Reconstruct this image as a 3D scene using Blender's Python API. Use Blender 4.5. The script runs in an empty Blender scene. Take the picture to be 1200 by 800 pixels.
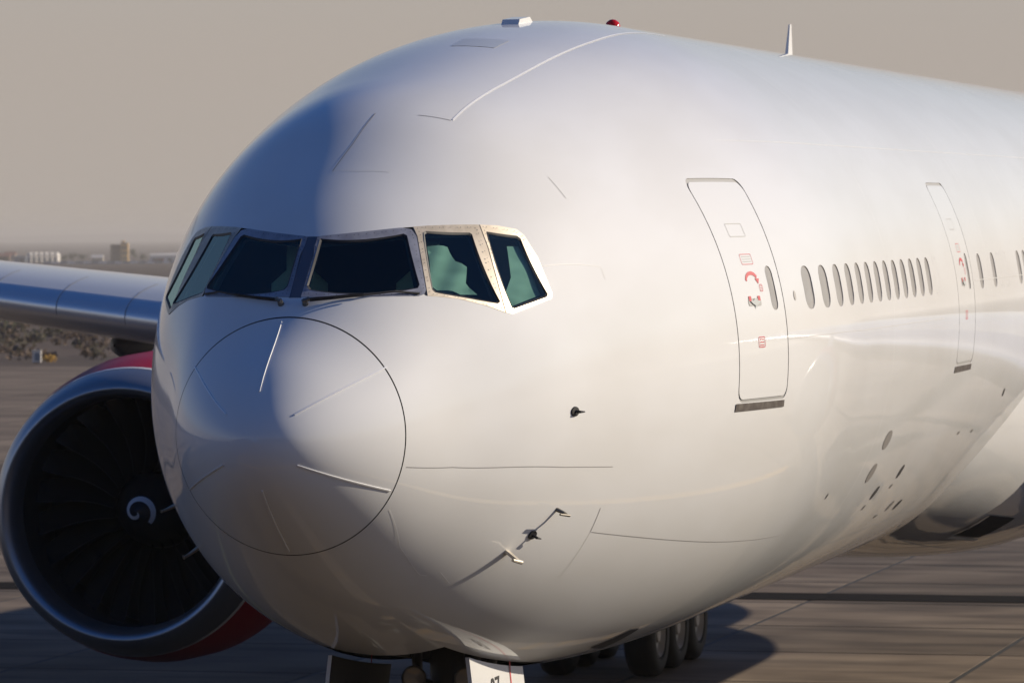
import bpy, bmesh, math, random
import numpy as np
from mathutils import Vector, Matrix
from mathutils.geometry import delaunay_2d_cdt
random.seed(7)
rng = np.random.default_rng(7)
sc = bpy.context.scene
COL = sc.collection
rad = math.radians

# ------------------------------------------------------------------ camera, sky, sun, exposure
PITCH = rad(0.334)          # the parked airliner sits very slightly nose down
ZC = 5.82                   # height of the fuselage axis at the nose tip
ROOT = Matrix.Translation((0, 0, ZC)) @ Matrix.Rotation(PITCH, 4, 'X')
cam = bpy.data.cameras.new('camera'); cam_o = bpy.data.objects.new('camera', cam); COL.objects.link(cam_o)
cam.sensor_width = 36.0; cam.lens = 5413.1 / 1200 * 36
cam.clip_start = 0.5; cam.clip_end = 60000
fwd = Vector((-0.24523, 0.96899, -0.03054))
def set_camera():
    f, vx, vy = 5413.1, 1969.77, 234.446
    a = Vector((vx - 600, vy - 400, f)).normalized()
    u = Vector((0, -1, 0)); u = (u - a * u.dot(a)).normalized()
    r = u.cross(a)
    if r.x < 0: r = -r
    # rows of camera axes expressed in aircraft frame
    right = Vector((r.x, a.x, u.x)); down = Vector((r.y, a.y, u.y)); fw = Vector((r.z, a.z, u.z))
    R3 = ROOT.to_3x3()
    right, down, fw = R3 @ right, R3 @ down, R3 @ fw
    loc = ROOT @ Vector((10.803, -34.45, 1.247))
    m = Matrix((( right.x, -down.x, -fw.x, loc.x), (right.y, -down.y, -fw.y, loc.y), (right.z, -down.z, -fw.z, loc.z), (0, 0, 0, 1)))
    cam_o.matrix_world = m
    return loc, fw
CAM, FW = set_camera()
cam.dof.use_dof = True; cam.dof.focus_distance = 38.0; cam.dof.aperture_fstop = 5.6
sc.camera = cam_o

SUN_AZ, SUN_EL = rad(31), rad(23)       # azimuth from +X (port) towards the tail
sdir = Vector((math.cos(SUN_EL) * math.cos(SUN_AZ), math.cos(SUN_EL) * math.sin(SUN_AZ), math.sin(SUN_EL)))
sl = bpy.data.lights.new('sun', 'SUN'); sl.energy = 4.1; sl.angle = rad(0.55); sl.color = (1.0, 0.88, 0.71)
so = bpy.data.objects.new('sun', sl); COL.objects.link(so)
so.rotation_euler = sdir.to_track_quat('Z', 'Y').to_euler(); so.location = (60, 60, 60)

wd = bpy.data.worlds.new('World'); sc.world = wd; wd.use_nodes = True
wn, wl = wd.node_tree.nodes, wd.node_tree.links
wn.clear()
wo = wn.new('ShaderNodeOutputWorld'); bg = wn.new('ShaderNodeBackground'); sky = wn.new('ShaderNodeTexSky')
sky.sky_type = 'NISHITA'; sky.sun_disc = False; sky.sun_elevation = SUN_EL; sky.sun_rotation = math.pi / 2 - SUN_AZ
sky.air_density = 1.0; sky.dust_density = 0.1; sky.ozone_density = 4.0; sky.altitude = 50
bg.inputs['Strength'].default_value = 0.07
# dust layer hanging over the desert: the lowest degrees of the sky turn to one even beige all round
tc = wn.new('ShaderNodeTexCoord'); sx = wn.new('ShaderNodeSeparateXYZ'); wl.new(tc.outputs['Generated'], sx.inputs[0])
mr = wn.new('ShaderNodeMapRange'); mr.interpolation_type = 'SMOOTHSTEP'
mr.inputs['From Min'].default_value = 0.035; mr.inputs['From Max'].default_value = 0.125
mr.inputs['To Min'].default_value = 1.0; mr.inputs['To Max'].default_value = 0.0
wl.new(sx.outputs['Z'], mr.inputs['Value'])
mx = wn.new('ShaderNodeMix'); mx.data_type = 'RGBA'
hs = wn.new('ShaderNodeHueSaturation'); ms = wn.new('ShaderNodeMapRange'); ms.interpolation_type = 'SMOOTHSTEP'; ms.inputs['From Min'].default_value = 0.06; ms.inputs['From Max'].default_value = 0.40; ms.inputs['To Min'].default_value = 0.35; ms.inputs['To Max'].default_value = 1.25; wl.new(sx.outputs['Z'], ms.inputs['Value']); wl.new(ms.outputs['Result'], hs.inputs['Saturation']); hs.inputs['Hue'].default_value = 0.514; wl.new(sky.outputs[0], hs.inputs['Color'])
wl.new(mr.outputs['Result'], mx.inputs['Factor']); wl.new(hs.outputs[0], mx.inputs['A'])
mx.inputs['B'].default_value = (5.3, 4.68, 4.17, 1)
wl.new(mx.outputs['Result'], bg.inputs['Color']); wl.new(bg.outputs[0], wo.inputs['Surface'])

sc.render.engine = 'CYCLES'
sc.view_settings.view_transform = 'Standard'; sc.view_settings.look = 'None'
sc.view_settings.exposure = 0.26; sc.view_settings.gamma = 1.0
sc.cycles.max_bounces = 8; sc.cycles.glossy_bounces = 4; sc.cycles.transparent_max_bounces = 8

# ------------------------------------------------------------------ materials
def mat(name, col, rough=0.5, metal=0.0, spec=0.5, coat=0.0, coat_r=0.05):
    m = bpy.data.materials.new(name); m.use_nodes = True
    b = m.node_tree.nodes['Principled BSDF']
    b.inputs['Base Color'].default_value = (*col, 1); b.inputs['Roughness'].default_value = rough
    b.inputs['Metallic'].default_value = metal; b.inputs['Specular IOR Level'].default_value = spec
    b.inputs['Coat Weight'].default_value = coat; b.inputs['Coat Roughness'].default_value = coat_r
    return m
def nodes(m): return m.node_tree.nodes, m.node_tree.links, m.node_tree.nodes['Principled BSDF']
def noise_mix(m, scale, c1, c2, lo=0.35, hi=0.65, detail=4, coord='Object', stretch=None, target='Base Color'):
    n, l, b = nodes(m)
    t = n.new('ShaderNodeTexCoord'); mp = n.new('ShaderNodeMapping'); l.new(t.outputs[coord], mp.inputs[0])
    if stretch: mp.inputs['Scale'].default_value = stretch
    z = n.new('ShaderNodeTexNoise'); z.inputs['Scale'].default_value = scale; z.inputs['Detail'].default_value = detail
    l.new(mp.outputs[0], z.inputs['Vector'])
    r = n.new('ShaderNodeValToRGB'); r.color_ramp.elements[0].position = lo; r.color_ramp.elements[1].position = hi
    r.color_ramp.elements[0].color = (*c1, 1); r.color_ramp.elements[1].color = (*c2, 1)
    l.new(z.outputs['Fac'], r.inputs[0]); l.new(r.outputs[0], b.inputs[target])
    return z, r
def bump(m, scale, strength, dist=0.01, coord='Object', detail=2, stretch=None):
    n, l, b = nodes(m)
    t = n.new('ShaderNodeTexCoord'); mp = n.new('ShaderNodeMapping'); l.new(t.outputs[coord], mp.inputs[0])
    if stretch: mp.inputs['Scale'].default_value = stretch
    z = n.new('ShaderNodeTexNoise'); z.inputs['Scale'].default_value = scale; z.inputs['Detail'].default_value = detail
    l.new(mp.outputs[0], z.inputs['Vector'])
    bp = n.new('ShaderNodeBump'); bp.inputs['Strength'].default_value = strength; bp.inputs['Distance'].default_value = dist
    l.new(z.outputs['Fac'], bp.inputs['Height']); l.new(bp.outputs[0], b.inputs['Normal'])
    if 'Coat Normal' in b.inputs: l.new(bp.outputs[0], b.inputs['Coat Normal'])

white = mat('white_paint', (0.80, 0.80, 0.785), 0.5, 0, 0.06, 0.9, 0.045)
noise_mix(white, 1.3, (0.765, 0.76, 0.74), (0.81, 0.81, 0.80), 0.35, 0.62, 6, stretch=(1, 0.35, 1))
bump(white, 1.6, 0.10, 0.012, detail=1)
def uneven_gloss(m, lo, hi):
    n, l, b = nodes(m); t = n.new('ShaderNodeTexCoord'); z = n.new('ShaderNodeTexNoise'); z.inputs['Scale'].default_value = 0.9; z.inputs['Detail'].default_value = 7; l.new(t.outputs['Object'], z.inputs['Vector'])
    r = n.new('ShaderNodeMapRange'); r.inputs['From Min'].default_value = 0.35; r.inputs['From Max'].default_value = 0.7; r.inputs['To Min'].default_value = lo; r.inputs['To Max'].default_value = hi
    l.new(z.outputs['Fac'], r.inputs['Value']); l.new(r.outputs['Result'], b.inputs['Coat Roughness'])
uneven_gloss(white, 0.012, 0.06)
radome_m = mat('radome_paint', (0.79, 0.79, 0.78), 0.5, 0, 0.06, 0.9, 0.05)
bump(radome_m, 2.0, 0.06, 0.01, detail=1)
door_m = mat('door_paint', (0.80, 0.80, 0.785), 0.5, 0, 0.06, 0.9, 0.045)
seam_dark = mat('seam_sealant', (0.03, 0.03, 0.035), 0.7)
seam_grey = mat('seam_grey', (0.33, 0.32, 0.31), 0.6)
seam_pale = mat('seam_white', (0.93, 0.93, 0.92), 0.5)
strip_m = mat('aluminium_strip', (0.88, 0.88, 0.87), 0.3, 0.25)
frame_grey = mat('window_frame_grey', (0.36, 0.37, 0.42), 0.42, 0.3)
noise_mix(frame_grey, 9, (0.31, 0.32, 0.37), (0.40, 0.41, 0.46), 0.4, 0.6, 3)
frame_beige = mat('window_frame_metal', (0.58, 0.50, 0.39), 0.40, 0.3)
noise_mix(frame_beige, 9, (0.52, 0.45, 0.35), (0.62, 0.54, 0.43), 0.4, 0.6, 3)
screw_m = mat('frame_screw', (0.10, 0.10, 0.11), 0.4, 0.5)
post_m = mat('windshield_post', (0.10, 0.115, 0.15), 0.5)
rubber = mat('black_rubber', (0.012, 0.012, 0.014), 0.55)
tyre_m = mat('tyre_rubber', (0.012, 0.0115, 0.0115), 0.7)
rim_m = mat('wheel_rim', (0.42, 0.40, 0.38), 0.45, 0.3)
strut_m = mat('gear_strut', (0.12, 0.115, 0.11), 0.45, 0.3)
dark_m = mat('dark_interior', (0.02, 0.021, 0.024), 0.7)
well_m = mat('wheel_well', (0.05, 0.05, 0.05), 0.7)
liner_m = mat('cockpit_liner', (0.06, 0.065, 0.07), 0.8)
panel_m = mat('instrument_black', (0.015, 0.015, 0.017), 0.6)
fleece = mat('seat_fleece', (0.62, 0.62, 0.58), 0.9)
bump(fleece, 60, 0.6, 0.01)
shade_m = mat('window_shade', (0.37, 0.355, 0.33), 0.3)
noise_mix(shade_m, 3, (0.34, 0.325, 0.30), (0.40, 0.385, 0.36))
reveal_m = mat('window_reveal', (0.45, 0.43, 0.40), 0.5)
gap_m = mat('door_gap', (0.38, 0.375, 0.36), 0.5)
steel = mat('scuffed_steel', (0.16, 0.14, 0.125), 0.5, 0.6)
noise_mix(steel, 9, (0.13, 0.11, 0.10), (0.19, 0.17, 0.15), 0.4, 0.6, 3)
red = mat('red_paint', (0.33, 0.012, 0.028), 0.45, 0, 0.2, 0.1, 0.1)
mark_red = mat('red_marking', (0.55, 0.05, 0.06), 0.5)
mark_grey = mat('grey_marking', (0.42, 0.42, 0.40), 0.5)
mark_black = mat('black_lettering', (0.03, 0.03, 0.03), 0.5)
lip_m = mat('bare_aluminium', (0.42, 0.42, 0.43), 0.36, 0.85)
slat_m = mat('slat_aluminium', (0.74, 0.75, 0.77), 0.33, 0.6)
wing_m = mat('wing_grey', (0.62, 0.62, 0.61), 0.4, 0, 0.5, 0.6, 0.1)
fan_m = mat('fan_blade', (0.06, 0.06, 0.066), 0.26, 0.7)
fan_edge = mat('fan_edge_titanium', (0.46, 0.46, 0.47), 0.22, 0.9)
duct_m = mat('inlet_liner', (0.02, 0.02, 0.024), 0.55)
probe_m = mat('probe_metal', (0.20, 0.18, 0.15), 0.35, 0.8)
probe_pale = mat('mast_metal', (0.62, 0.56, 0.46), 0.4, 0.4)
lamp_m = mat('lamp_glass', (0.55, 0.50, 0.42), 0.1, 0.4)
beacon_m = mat('red_beacon_glass', (0.55, 0.01, 0.01), 0.12, 0, 0.5)
glass = bpy.data.materials.new('cockpit_glass'); glass.use_nodes = True
gn, gl = glass.node_tree.nodes, glass.node_tree.links; gn.clear()
go = gn.new('ShaderNodeOutputMaterial'); gm = gn.new('ShaderNodeMixShader'); gt = gn.new('ShaderNodeBsdfTransparent'); gg = gn.new('ShaderNodeBsdfGlossy'); gf = gn.new('ShaderNodeLayerWeight'); gp_ = gn.new('ShaderNodeMath'); gp_.operation = 'POWER'; gp_.inputs[1].default_value = 4.5; gq_ = gn.new('ShaderNodeMath'); gq_.operation = 'MULTIPLY_ADD'; gq_.inputs[1].default_value = 0.93; gq_.inputs[2].default_value = 0.055
gt.inputs[0].default_value = (0.60, 0.86, 0.78, 1); gg.inputs['Roughness'].default_value = 0.03; gg.inputs[0].default_value = (0.75, 1.0, 0.93, 1); gf.inputs['Blend'].default_value = 0.5
gl.new(gf.outputs['Facing'], gp_.inputs[0]); gl.new(gp_.outputs[0], gq_.inputs[0]); gl.new(gq_.outputs[0], gm.inputs[0]); gl.new(gt.outputs[0], gm.inputs[1]); gl.new(gg.outputs[0], gm.inputs[2]); gl.new(gm.outputs[0], go.inputs[0])

# ------------------------------------------------------------------ generic builders
def link(name, me, parent=None, m=None):
    if m is not None:
        for k in (m if isinstance(m, (list, tuple)) else [m]): me.materials.append(k)
    o = bpy.data.objects.new(name, me); COL.objects.link(o)
    if parent is not None: o.parent = parent
    return o
def tag(o, label, cat, group=None, kind=None):
    if label: o['label'] = label
    if cat: o['category'] = cat
    if group: o['group'] = group
    if kind: o['kind'] = kind
    return o
def mesh(name, v, f, parent=None, m=None, smooth=False, normals=None, mids=None):
    me = bpy.data.meshes.new(name)
    me.from_pydata([tuple(map(float, p)) for p in v], [], [tuple(map(int, q)) for q in f])
    if mids is not None:
        me.polygons.foreach_set('material_index', list(map(int, mids)))
    me.update()
    if smooth or normals is not None:
        me.polygons.foreach_set('use_smooth', [True] * len(me.polygons))
    if normals is not None:
        me.normals_split_custom_set_from_vertices([tuple(map(float, q)) for q in normals])
    me.update()
    return link(name, me, parent, m)
class MB:
    def __init__(s): s.v = []; s.f = []; s.mi = []
    def add(s, v, f, mi=0):
        o = len(s.v); s.v += [tuple(map(float, p)) for p in v]; s.f += [tuple(i + o for i in q) for q in f]; s.mi += [mi] * len(f); return s
    def box(s, c, d, mi=0, rot=None):
        x, y, z = d[0] / 2, d[1] / 2, d[2] / 2
        p = [Vector(q) for q in ((-x, -y, -z), (x, -y, -z), (x, y, -z), (-x, y, -z), (-x, -y, z), (x, -y, z), (x, y, z), (-x, y, z))]
        if rot is not None: p = [rot @ q for q in p]
        return s.add([q + Vector(c) for q in p], [(3, 2, 1, 0), (4, 5, 6, 7), (0, 1, 5, 4), (1, 2, 6, 5), (2, 3, 7, 6), (3, 0, 4, 7)], mi)
    def tube(s, pts, rs, n=10, mi=0, cap=True):
        pts = [Vector(p) for p in pts]; v = []; f = []
        if not isinstance(rs, (list, tuple)): rs = [rs] * len(pts)
        for i, p in enumerate(pts):
            d = (pts[min(i + 1, len(pts) - 1)] - pts[max(i - 1, 0)]).normalized()
            a = d.orthogonal().normalized() if i == 0 else (a - d * a.dot(d)).normalized()
            b = d.cross(a)
            for k in range(n):
                t = 2 * math.pi * k / n; v.append(p + (a * math.cos(t) + b * math.sin(t)) * rs[i])
        for i in range(len(pts) - 1):
            for k in range(n): f.append((i * n + k, i * n + (k + 1) % n, (i + 1) * n + (k + 1) % n, (i + 1) * n + k))
        if cap: f.append(tuple(range(n))[::-1]); f.append(tuple((len(pts) - 1) * n + k for k in range(n)))
        return s.add(v, f, mi)
    def lathe(s, prof, axis='X', n=48, mi=0, c=(0, 0, 0), close=False):
        # prof: list of (along, radius) about the axis
        v = []; f = []
        for a, r in prof:
            for k in range(n):
                t = 2 * math.pi * k / n; p = (r * math.cos(t), r * math.sin(t))
                v.append({'X': (a, p[0], p[1]), 'Y': (p[0], a, p[1]), 'Z': (p[0], p[1], a)}[axis])
        for i in range(len(prof) - 1):
            for k in range(n): f.append((i * n + k, i * n + (k + 1) % n, (i + 1) * n + (k + 1) % n, (i + 1) * n + k))
        v = [(p[0] + c[0], p[1] + c[1], p[2] + c[2]) for p in v]
        return s.add(v, f, mi)
    def build(s, name, m, parent=None, smooth=False):
        o = mesh(name, s.v, s.f, parent, m, smooth, None, s.mi)
        bm = bmesh.new(); bm.from_mesh(o.data); bmesh.ops.recalc_face_normals(bm, faces=bm.faces); bm.to_mesh(o.data); bm.free()
        return o
def auto_smooth(o, ang=35):
    me = o.data
    me.polygons.foreach_set('use_smooth', [True] * len(me.polygons))
    bm = bmesh.new(); bm.from_mesh(me)
    for e in bm.edges:
        if len(e.link_faces) == 2 and e.calc_face_angle(0) > rad(ang): e.smooth = False
    bm.to_mesh(me); bm.free(); return o

# ------------------------------------------------------------------ hull surface of the airliner (X port, Y aft, Z up)
KY = np.array([0, .15, .45, 1.0, 1.7, 2.5, 3.5, 4.8, 6.5, 8.5, 10.5]); KT = np.sqrt(KY)
K_ZT = [-0.57, -0.255, 0.02, 0.4292, 1.0838, 1.6158, 2.1355, 2.4542, 2.7698, 3.0203, 3.1]
K_ZB = [-0.57, -0.905, -1.175, -1.5423, -1.9266, -2.2599, -2.5473, -2.7858, -2.9783, -3.0765, -3.1]
K_W = [0.0, 0.362, 0.645, 0.984, 1.3057, 1.6737, 2.0225, 2.3975, 2.7947, 3.0707, 3.1]
K_ZM = [-0.57, -0.578, -0.575, -0.5411, -0.4915, -0.375, -0.29, -0.2234, -0.1429, -0.0509, 0.0]
def spline(kt, kv):
    kv = np.array(kv, float); n = len(kt); h = np.diff(kt); A = np.zeros((n, n)); b = np.zeros(n); A[0, 0] = 1
    for i in range(1, n - 1):
        A[i, i - 1] = h[i - 1]; A[i, i] = 2 * (h[i - 1] + h[i]); A[i, i + 1] = h[i]; b[i] = 6 * ((kv[i + 1] - kv[i]) / h[i] - (kv[i] - kv[i - 1]) / h[i - 1])
    A[-1, -1] = 2 * h[-1]; A[-1, -2] = h[-1]; b[-1] = 6 * (0 - (kv[-1] - kv[-2]) / h[-1])
    m = np.linalg.solve(A, b)
    def ev(t):
        t = np.clip(t, kt[0], kt[-1]); i = np.clip(np.searchsorted(kt, t, side='right') - 1, 0, n - 2); d = t - kt[i]; hh = h[i]
        c1 = (kv[i + 1] - kv[i]) / hh - hh * (2 * m[i] + m[i + 1]) / 6
        return kv[i] + d * (c1 + d * (m[i] / 2 + d * (m[i + 1] - m[i]) / (6 * hh)))
    return ev
E_ZT, E_ZB, E_W, E_ZM = [spline(KT, k) for k in (K_ZT, K_ZB, K_W, K_ZM)]
def sec(y):
    y = np.asarray(y, float); t = np.sqrt(np.maximum(y, 0))
    zt, zb, w, zm = E_ZT(t), E_ZB(t), E_W(t), E_ZM(t)
    s = np.clip((y - 50) / 22.5, 0, 1); q = s * s * (3 - 2 * s)          # tail cone
    zt = zt - 0.9 * s * s; zb = zb + q * 4.7; w = w * (1 - 0.93 * q ** 1.1); zm = zm + q * 1.0
    return zt, zb, w, np.minimum(np.maximum(zm, zb), zt)
def raw(y, th):
    zt, zb, w, zm = sec(y); c, s = np.cos(th), np.sin(th)
    return np.stack([w * s, np.broadcast_to(y, np.shape(c)) + 0 * c, zm + np.where(c >= 0, zt - zm, zm - zb) * c], -1)
def hull(y, th, off=0.0):
    """points and outward normals of the skin at station y and angle th from the crown (port positive)"""
    y = np.asarray(y, float); th = np.asarray(th, float); e = 1e-3
    P = raw(y, th); ye = np.maximum(y, 0.004)
    dy = raw(ye + e, th) - raw(ye - e, th); dt = raw(np.maximum(y, 0.004), th + e) - raw(np.maximum(y, 0.004), th - e)
    n = np.cross(dt, dy); n /= np.maximum(np.linalg.norm(n, axis=-1, keepdims=True), 1e-12)
    rad_ = P - np.stack([0 * P[..., 0], P[..., 1], sec(P[..., 1])[3]], -1)
    sg = np.sign((n * rad_).sum(-1, keepdims=True)); sg[sg == 0] = 1; n = n * sg
    return P + n * off, n
def th_of(y, z, side=1):
    zt, zb, w, zm = [float(q) for q in sec(y)]
    c = (z - zm) / (zt - zm) if z >= zm else (z - zm) / (zm - zb)
    return side * math.acos(max(-1, min(1, c)))
def H(y, th, off=0.0):
    P, n = hull(np.array([y]), np.array([th]), off); return Vector(P[0]), Vector(n[0])
def densify(loop, step=0.05, closed=True, sc_=2.0):
    out = []
    L = len(loop)
    for i in range(L if closed else L - 1):
        a, b = loop[i], loop[(i + 1) % L]; d = math.hypot(b[0] - a[0], (b[1] - a[1]) * sc_); k = max(1, int(math.ceil(d / step)))
        for j in range(k): t = j / k; out.append((a[0] + (b[0] - a[0]) * t, a[1] + (b[1] - a[1]) * t))
    if not closed: out.append(loop[-1])
    return out
def inside(p, poly):
    x, y = p; c = False; j = len(poly) - 1
    for i in range(len(poly)):
        xi, yi = poly[i]; xj, yj = poly[j]
        if (yi > y) != (yj > y) and x < (xj - xi) * (y - yi) / (yj - yi + 1e-15) + xi: c = not c
        j = i
    return c
def cdt(points, loops, outer=None, scl=2.5):
    """triangulate 2D points with constraint loops; drop triangles inside loops (and outside outer)"""
    pts = [Vector((p[0], p[1] * scl)) for p in points]; edges = []
    allL = list(loops) + ([outer] if outer else [])
    for lp in allL:
        b = len(pts); pts += [Vector((p[0], p[1] * scl)) for p in lp]
        edges += [(b + i, b + (i + 1) % len(lp)) for i in range(len(lp))]
    v, e, f, *_ = delaunay_2d_cdt(pts, edges, [], 0, 1e-6)
    v = [(p.x, p.y / scl) for p in v]; out = []
    for t in f:
        c = (sum(v[i][0] for i in t) / 3, sum(v[i][1] for i in t) / 3)
        if outer and not inside(c, outer): continue
        if any(inside(c, l) for l in loops): continue
        out.append(tuple(t))
    return v, out
def decal(name, loop, parent, m, off=0.004, step=0.12, holes=(), smooth=True):
    """a thin sheet lying on the skin, outline given in (y, th)"""
    lp = densify(loop, step); ys = [p[0] for p in lp]; ts = [p[1] for p in lp]
    gp = []
    ny = int((max(ys) - min(ys)) / step); nt = int((max(ts) - min(ts)) * 2.5 / step)
    for i in range(1, ny):
        for j in range(1, nt):
            p = (min(ys) + (max(ys) - min(ys)) * i / ny, min(ts) + (max(ts) - min(ts)) * j / nt)
            if inside(p, lp) and not any(inside(p, h) for h in holes): gp.append(p)
    v, f = cdt(gp, [densify(h, step) for h in holes], lp)
    P, n = hull(np.array([p[0] for p in v]), np.array([p[1] for p in v]), off)
    return mesh(name, P, orient(P, n, f), parent, m, smooth, n)
def orient(P, n, f):
    out = []
    for t in f:
        a, b, c = P[t[0]], P[t[1]], P[t[2]]
        out.append(t if np.dot(np.cross(b - a, c - a), n[t[0]]) > 0 else t[::-1])
    return out
def yz(pts, side=1): return [(y, th_of(y, z, side)) for y, z in pts]
def rrect(y0, y1, z0, z1, r, k=5):
    o = []
    for cy, cz, a0 in ((y1 - r, z1 - r, 0), (y0 + r, z1 - r, 90), (y0 + r, z0 + r, 180), (y1 - r, z0 + r, 270)):
        for i in range(k + 1): a = rad(a0 + 90 * i / k); o.append((cy + r * math.cos(a), cz + r * math.sin(a)))
    return o
def ribbon(name, path, parent, m, width=0.007, off=0.0025, closed=False):
    """a narrow strip following the skin along (y, th) points"""
    p = densify(path, 0.06, closed); n = len(p)
    P, N = hull(np.array([q[0] for q in p]), np.array([q[1] for q in p]), off); v = []; nn = []
    for i in range(n):
        a = P[(i - 1) % n if closed else max(i - 1, 0)]; b = P[(i + 1) % n if closed else min(i + 1, n - 1)]
        d = b - a; s = np.cross(N[i], d); s /= max(np.linalg.norm(s), 1e-9)
        v += [P[i] - s * width / 2, P[i] + s * width / 2]; nn += [N[i], N[i]]
    f = [((2 * i + 2) % (2 * n), (2 * i + 3) % (2 * n), 2 * i + 1, 2 * i) for i in range(n if closed else n - 1)]
    f = [q if np.dot(np.cross(v[q[1]] - v[q[0]], v[q[2]] - v[q[0]]), nn[q[0]]) > 0 else q[::-1] for q in f]
    return mesh(name, v, f, parent, m, True, nn)

# ------------------------------------------------------------------ outlines on the hull
F1 = [(1.632, 0.0036), (1.644, 0.061), (1.661, 0.1165), (1.684, 0.17), (1.712, 0.2215), (1.746, 0.2708), (1.783, 0.3152), (1.824, 0.3576), (1.87, 0.3978), (1.92, 0.436), (1.973, 0.4722), (2.018, 0.5227), (1.993, 0.5678), (1.932, 0.606), (1.876, 0.6447), (1.823, 0.684), (1.774, 0.7239), (1.728, 0.7645), (1.686, 0.8058), (1.648, 0.8153), (1.6, 0.7994), (1.528, 0.752), (1.462, 0.7008), (1.401, 0.646), (1.347, 0.5877), (1.298, 0.5261), (1.256, 0.4617), (1.22, 0.3954), (1.19, 0.3265), (1.166, 0.2553), (1.147, 0.1818), (1.135, 0.106), (1.129, 0.028), (1.198, 0.0245), (1.267, 0.0213), (1.336, 0.0182), (1.406, 0.0151), (1.479, 0.0118), (1.554, 0.008)]
F2 = [(2.051, 0.5211), (2.148, 0.5726), (2.21, 0.6039), (2.275, 0.6338), (2.342, 0.6628), (2.411, 0.6908), (2.486, 0.7199), (2.563, 0.748), (2.531, 0.7819), (2.501, 0.816), (2.475, 0.8504), (2.438, 0.8903), (2.406, 0.9307), (2.377, 0.9715), (2.353, 1.0126), (2.333, 1.0539), (2.316, 1.0956), (2.304, 1.1374), (2.22, 1.1023), (2.141, 1.0656), (2.068, 1.0347), (1.997, 1.0023), (1.929, 0.9683), (1.841, 0.9286), (1.758, 0.8855), (1.667, 0.8348), (1.692, 0.8094), (1.735, 0.768), (1.78, 0.7275), (1.829, 0.6875), (1.882, 0.6482), (1.938, 0.6095), (1.999, 0.5713)]
F3 = [(2.571, 0.7506), (2.645, 0.7778), (2.722, 0.804), (2.805, 0.8376), (2.893, 0.8697), (2.933, 0.9084), (2.933, 0.9435), (2.936, 0.9785), (2.943, 1.0133), (2.933, 1.0513), (2.928, 1.0892), (2.927, 1.1271), (2.931, 1.165), (2.897, 1.1813), (2.757, 1.1765), (2.623, 1.1711), (2.494, 1.1652), (2.37, 1.1591), (2.313, 1.1393), (2.325, 1.0976), (2.341, 1.056), (2.362, 1.0147), (2.386, 0.9737), (2.414, 0.933), (2.447, 0.8927), (2.483, 0.8528), (2.509, 0.8185), (2.538, 0.7844)]
P1 = [(1.601, 0.054), (1.616, 0.1128), (1.637, 0.1697), (1.664, 0.2244), (1.697, 0.2769), (1.735, 0.327), (1.779, 0.3746), (1.828, 0.4197), (1.881, 0.4623), (1.94, 0.5024), (1.942, 0.5248), (1.884, 0.5635), (1.83, 0.6027), (1.78, 0.6425), (1.733, 0.6828), (1.69, 0.7238), (1.65, 0.7655), (1.619, 0.771), (1.556, 0.7284), (1.498, 0.6828), (1.445, 0.6343), (1.396, 0.583), (1.353, 0.5292), (1.314, 0.473), (1.28, 0.4146), (1.251, 0.3541), (1.226, 0.2917), (1.206, 0.2273), (1.191, 0.1612), (1.182, 0.0933), (1.207, 0.0656), (1.282, 0.0637), (1.359, 0.0619), (1.436, 0.0598), (1.517, 0.0573)]
P2 = [(2.051, 0.5815), (2.077, 0.5846), (2.142, 0.6199), (2.21, 0.6534), (2.281, 0.6854), (2.356, 0.7159), (2.434, 0.7453), (2.445, 0.7583), (2.41, 0.7984), (2.379, 0.8389), (2.352, 0.8796), (2.329, 0.9206), (2.31, 0.9618), (2.295, 1.0031), (2.284, 1.0445), (2.277, 1.086), (2.248, 1.0876), (2.154, 1.0514), (2.064, 1.0131), (1.979, 0.9726), (1.902, 0.9351), (1.828, 0.895), (1.759, 0.852), (1.752, 0.8286), (1.792, 0.7858), (1.836, 0.7436), (1.883, 0.7022), (1.935, 0.6613), (1.99, 0.6211)]
P3 = [(2.566, 0.7942), (2.658, 0.8281), (2.755, 0.8605), (2.858, 0.8913), (2.882, 0.9094), (2.869, 0.9452), (2.859, 0.981), (2.853, 1.0168), (2.851, 1.0525), (2.853, 1.0882), (2.858, 1.1238), (2.867, 1.1592), (2.838, 1.1673), (2.728, 1.1618), (2.622, 1.156), (2.52, 1.1497), (2.42, 1.1433), (2.398, 1.1328), (2.404, 1.0899), (2.413, 1.047), (2.428, 1.0043), (2.446, 0.9617), (2.469, 0.9194), (2.497, 0.8773), (2.529, 0.8356)]
# the two front frames leave a narrow centre post between them
F1 = [(y, max(t, 0.034 if y > 1.5 else 0.046)) for y, t in F1]
half = [(1.634, 0.0)] + F1[:11] + [(2.012, 0.497)] + F2[:8] + F3[1:18] + [(2.340, 1.150), (2.306, 1.139)] + F2[18:26] + [(1.655, 0.828)] + F1[19:33] + [(1.126, 0.0)]
SHIELD = half + [(y, -t) for y, t in half[-2:0:-1]]
D1 = yz(rrect(5.915, 7.07, -0.50, 1.505, 0.11)); D2 = yz(rrect(16.06, 17.27, -0.52, 1.50, 0.12))
WZ = 0.497
win_idx = list(range(1, 14)) + [20, 22, 26, 27, 29, 30, 31]
def wy(i): return 7.794 + 0.5334 * (i - 1)
WIN = [yz(rrect(wy(i) - 0.135, wy(i) + 0.135, WZ - 0.2, WZ + 0.2, 0.115, 5)) for i in win_idx]
WELL = [(3.62, math.pi - 0.27), (6.9, math.pi - 0.235), (6.9, math.pi + 0.235), (3.62, math.pi + 0.27)]
YR = 0.956      # radome joint

# ------------------------------------------------------------------ the airliner
plane = bpy.data.objects.new('airliner', None); COL.objects.link(plane); plane.matrix_world = ROOT
tag(plane, 'large white twin-engine airliner parked nose-on across the apron', 'airliner')

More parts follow.
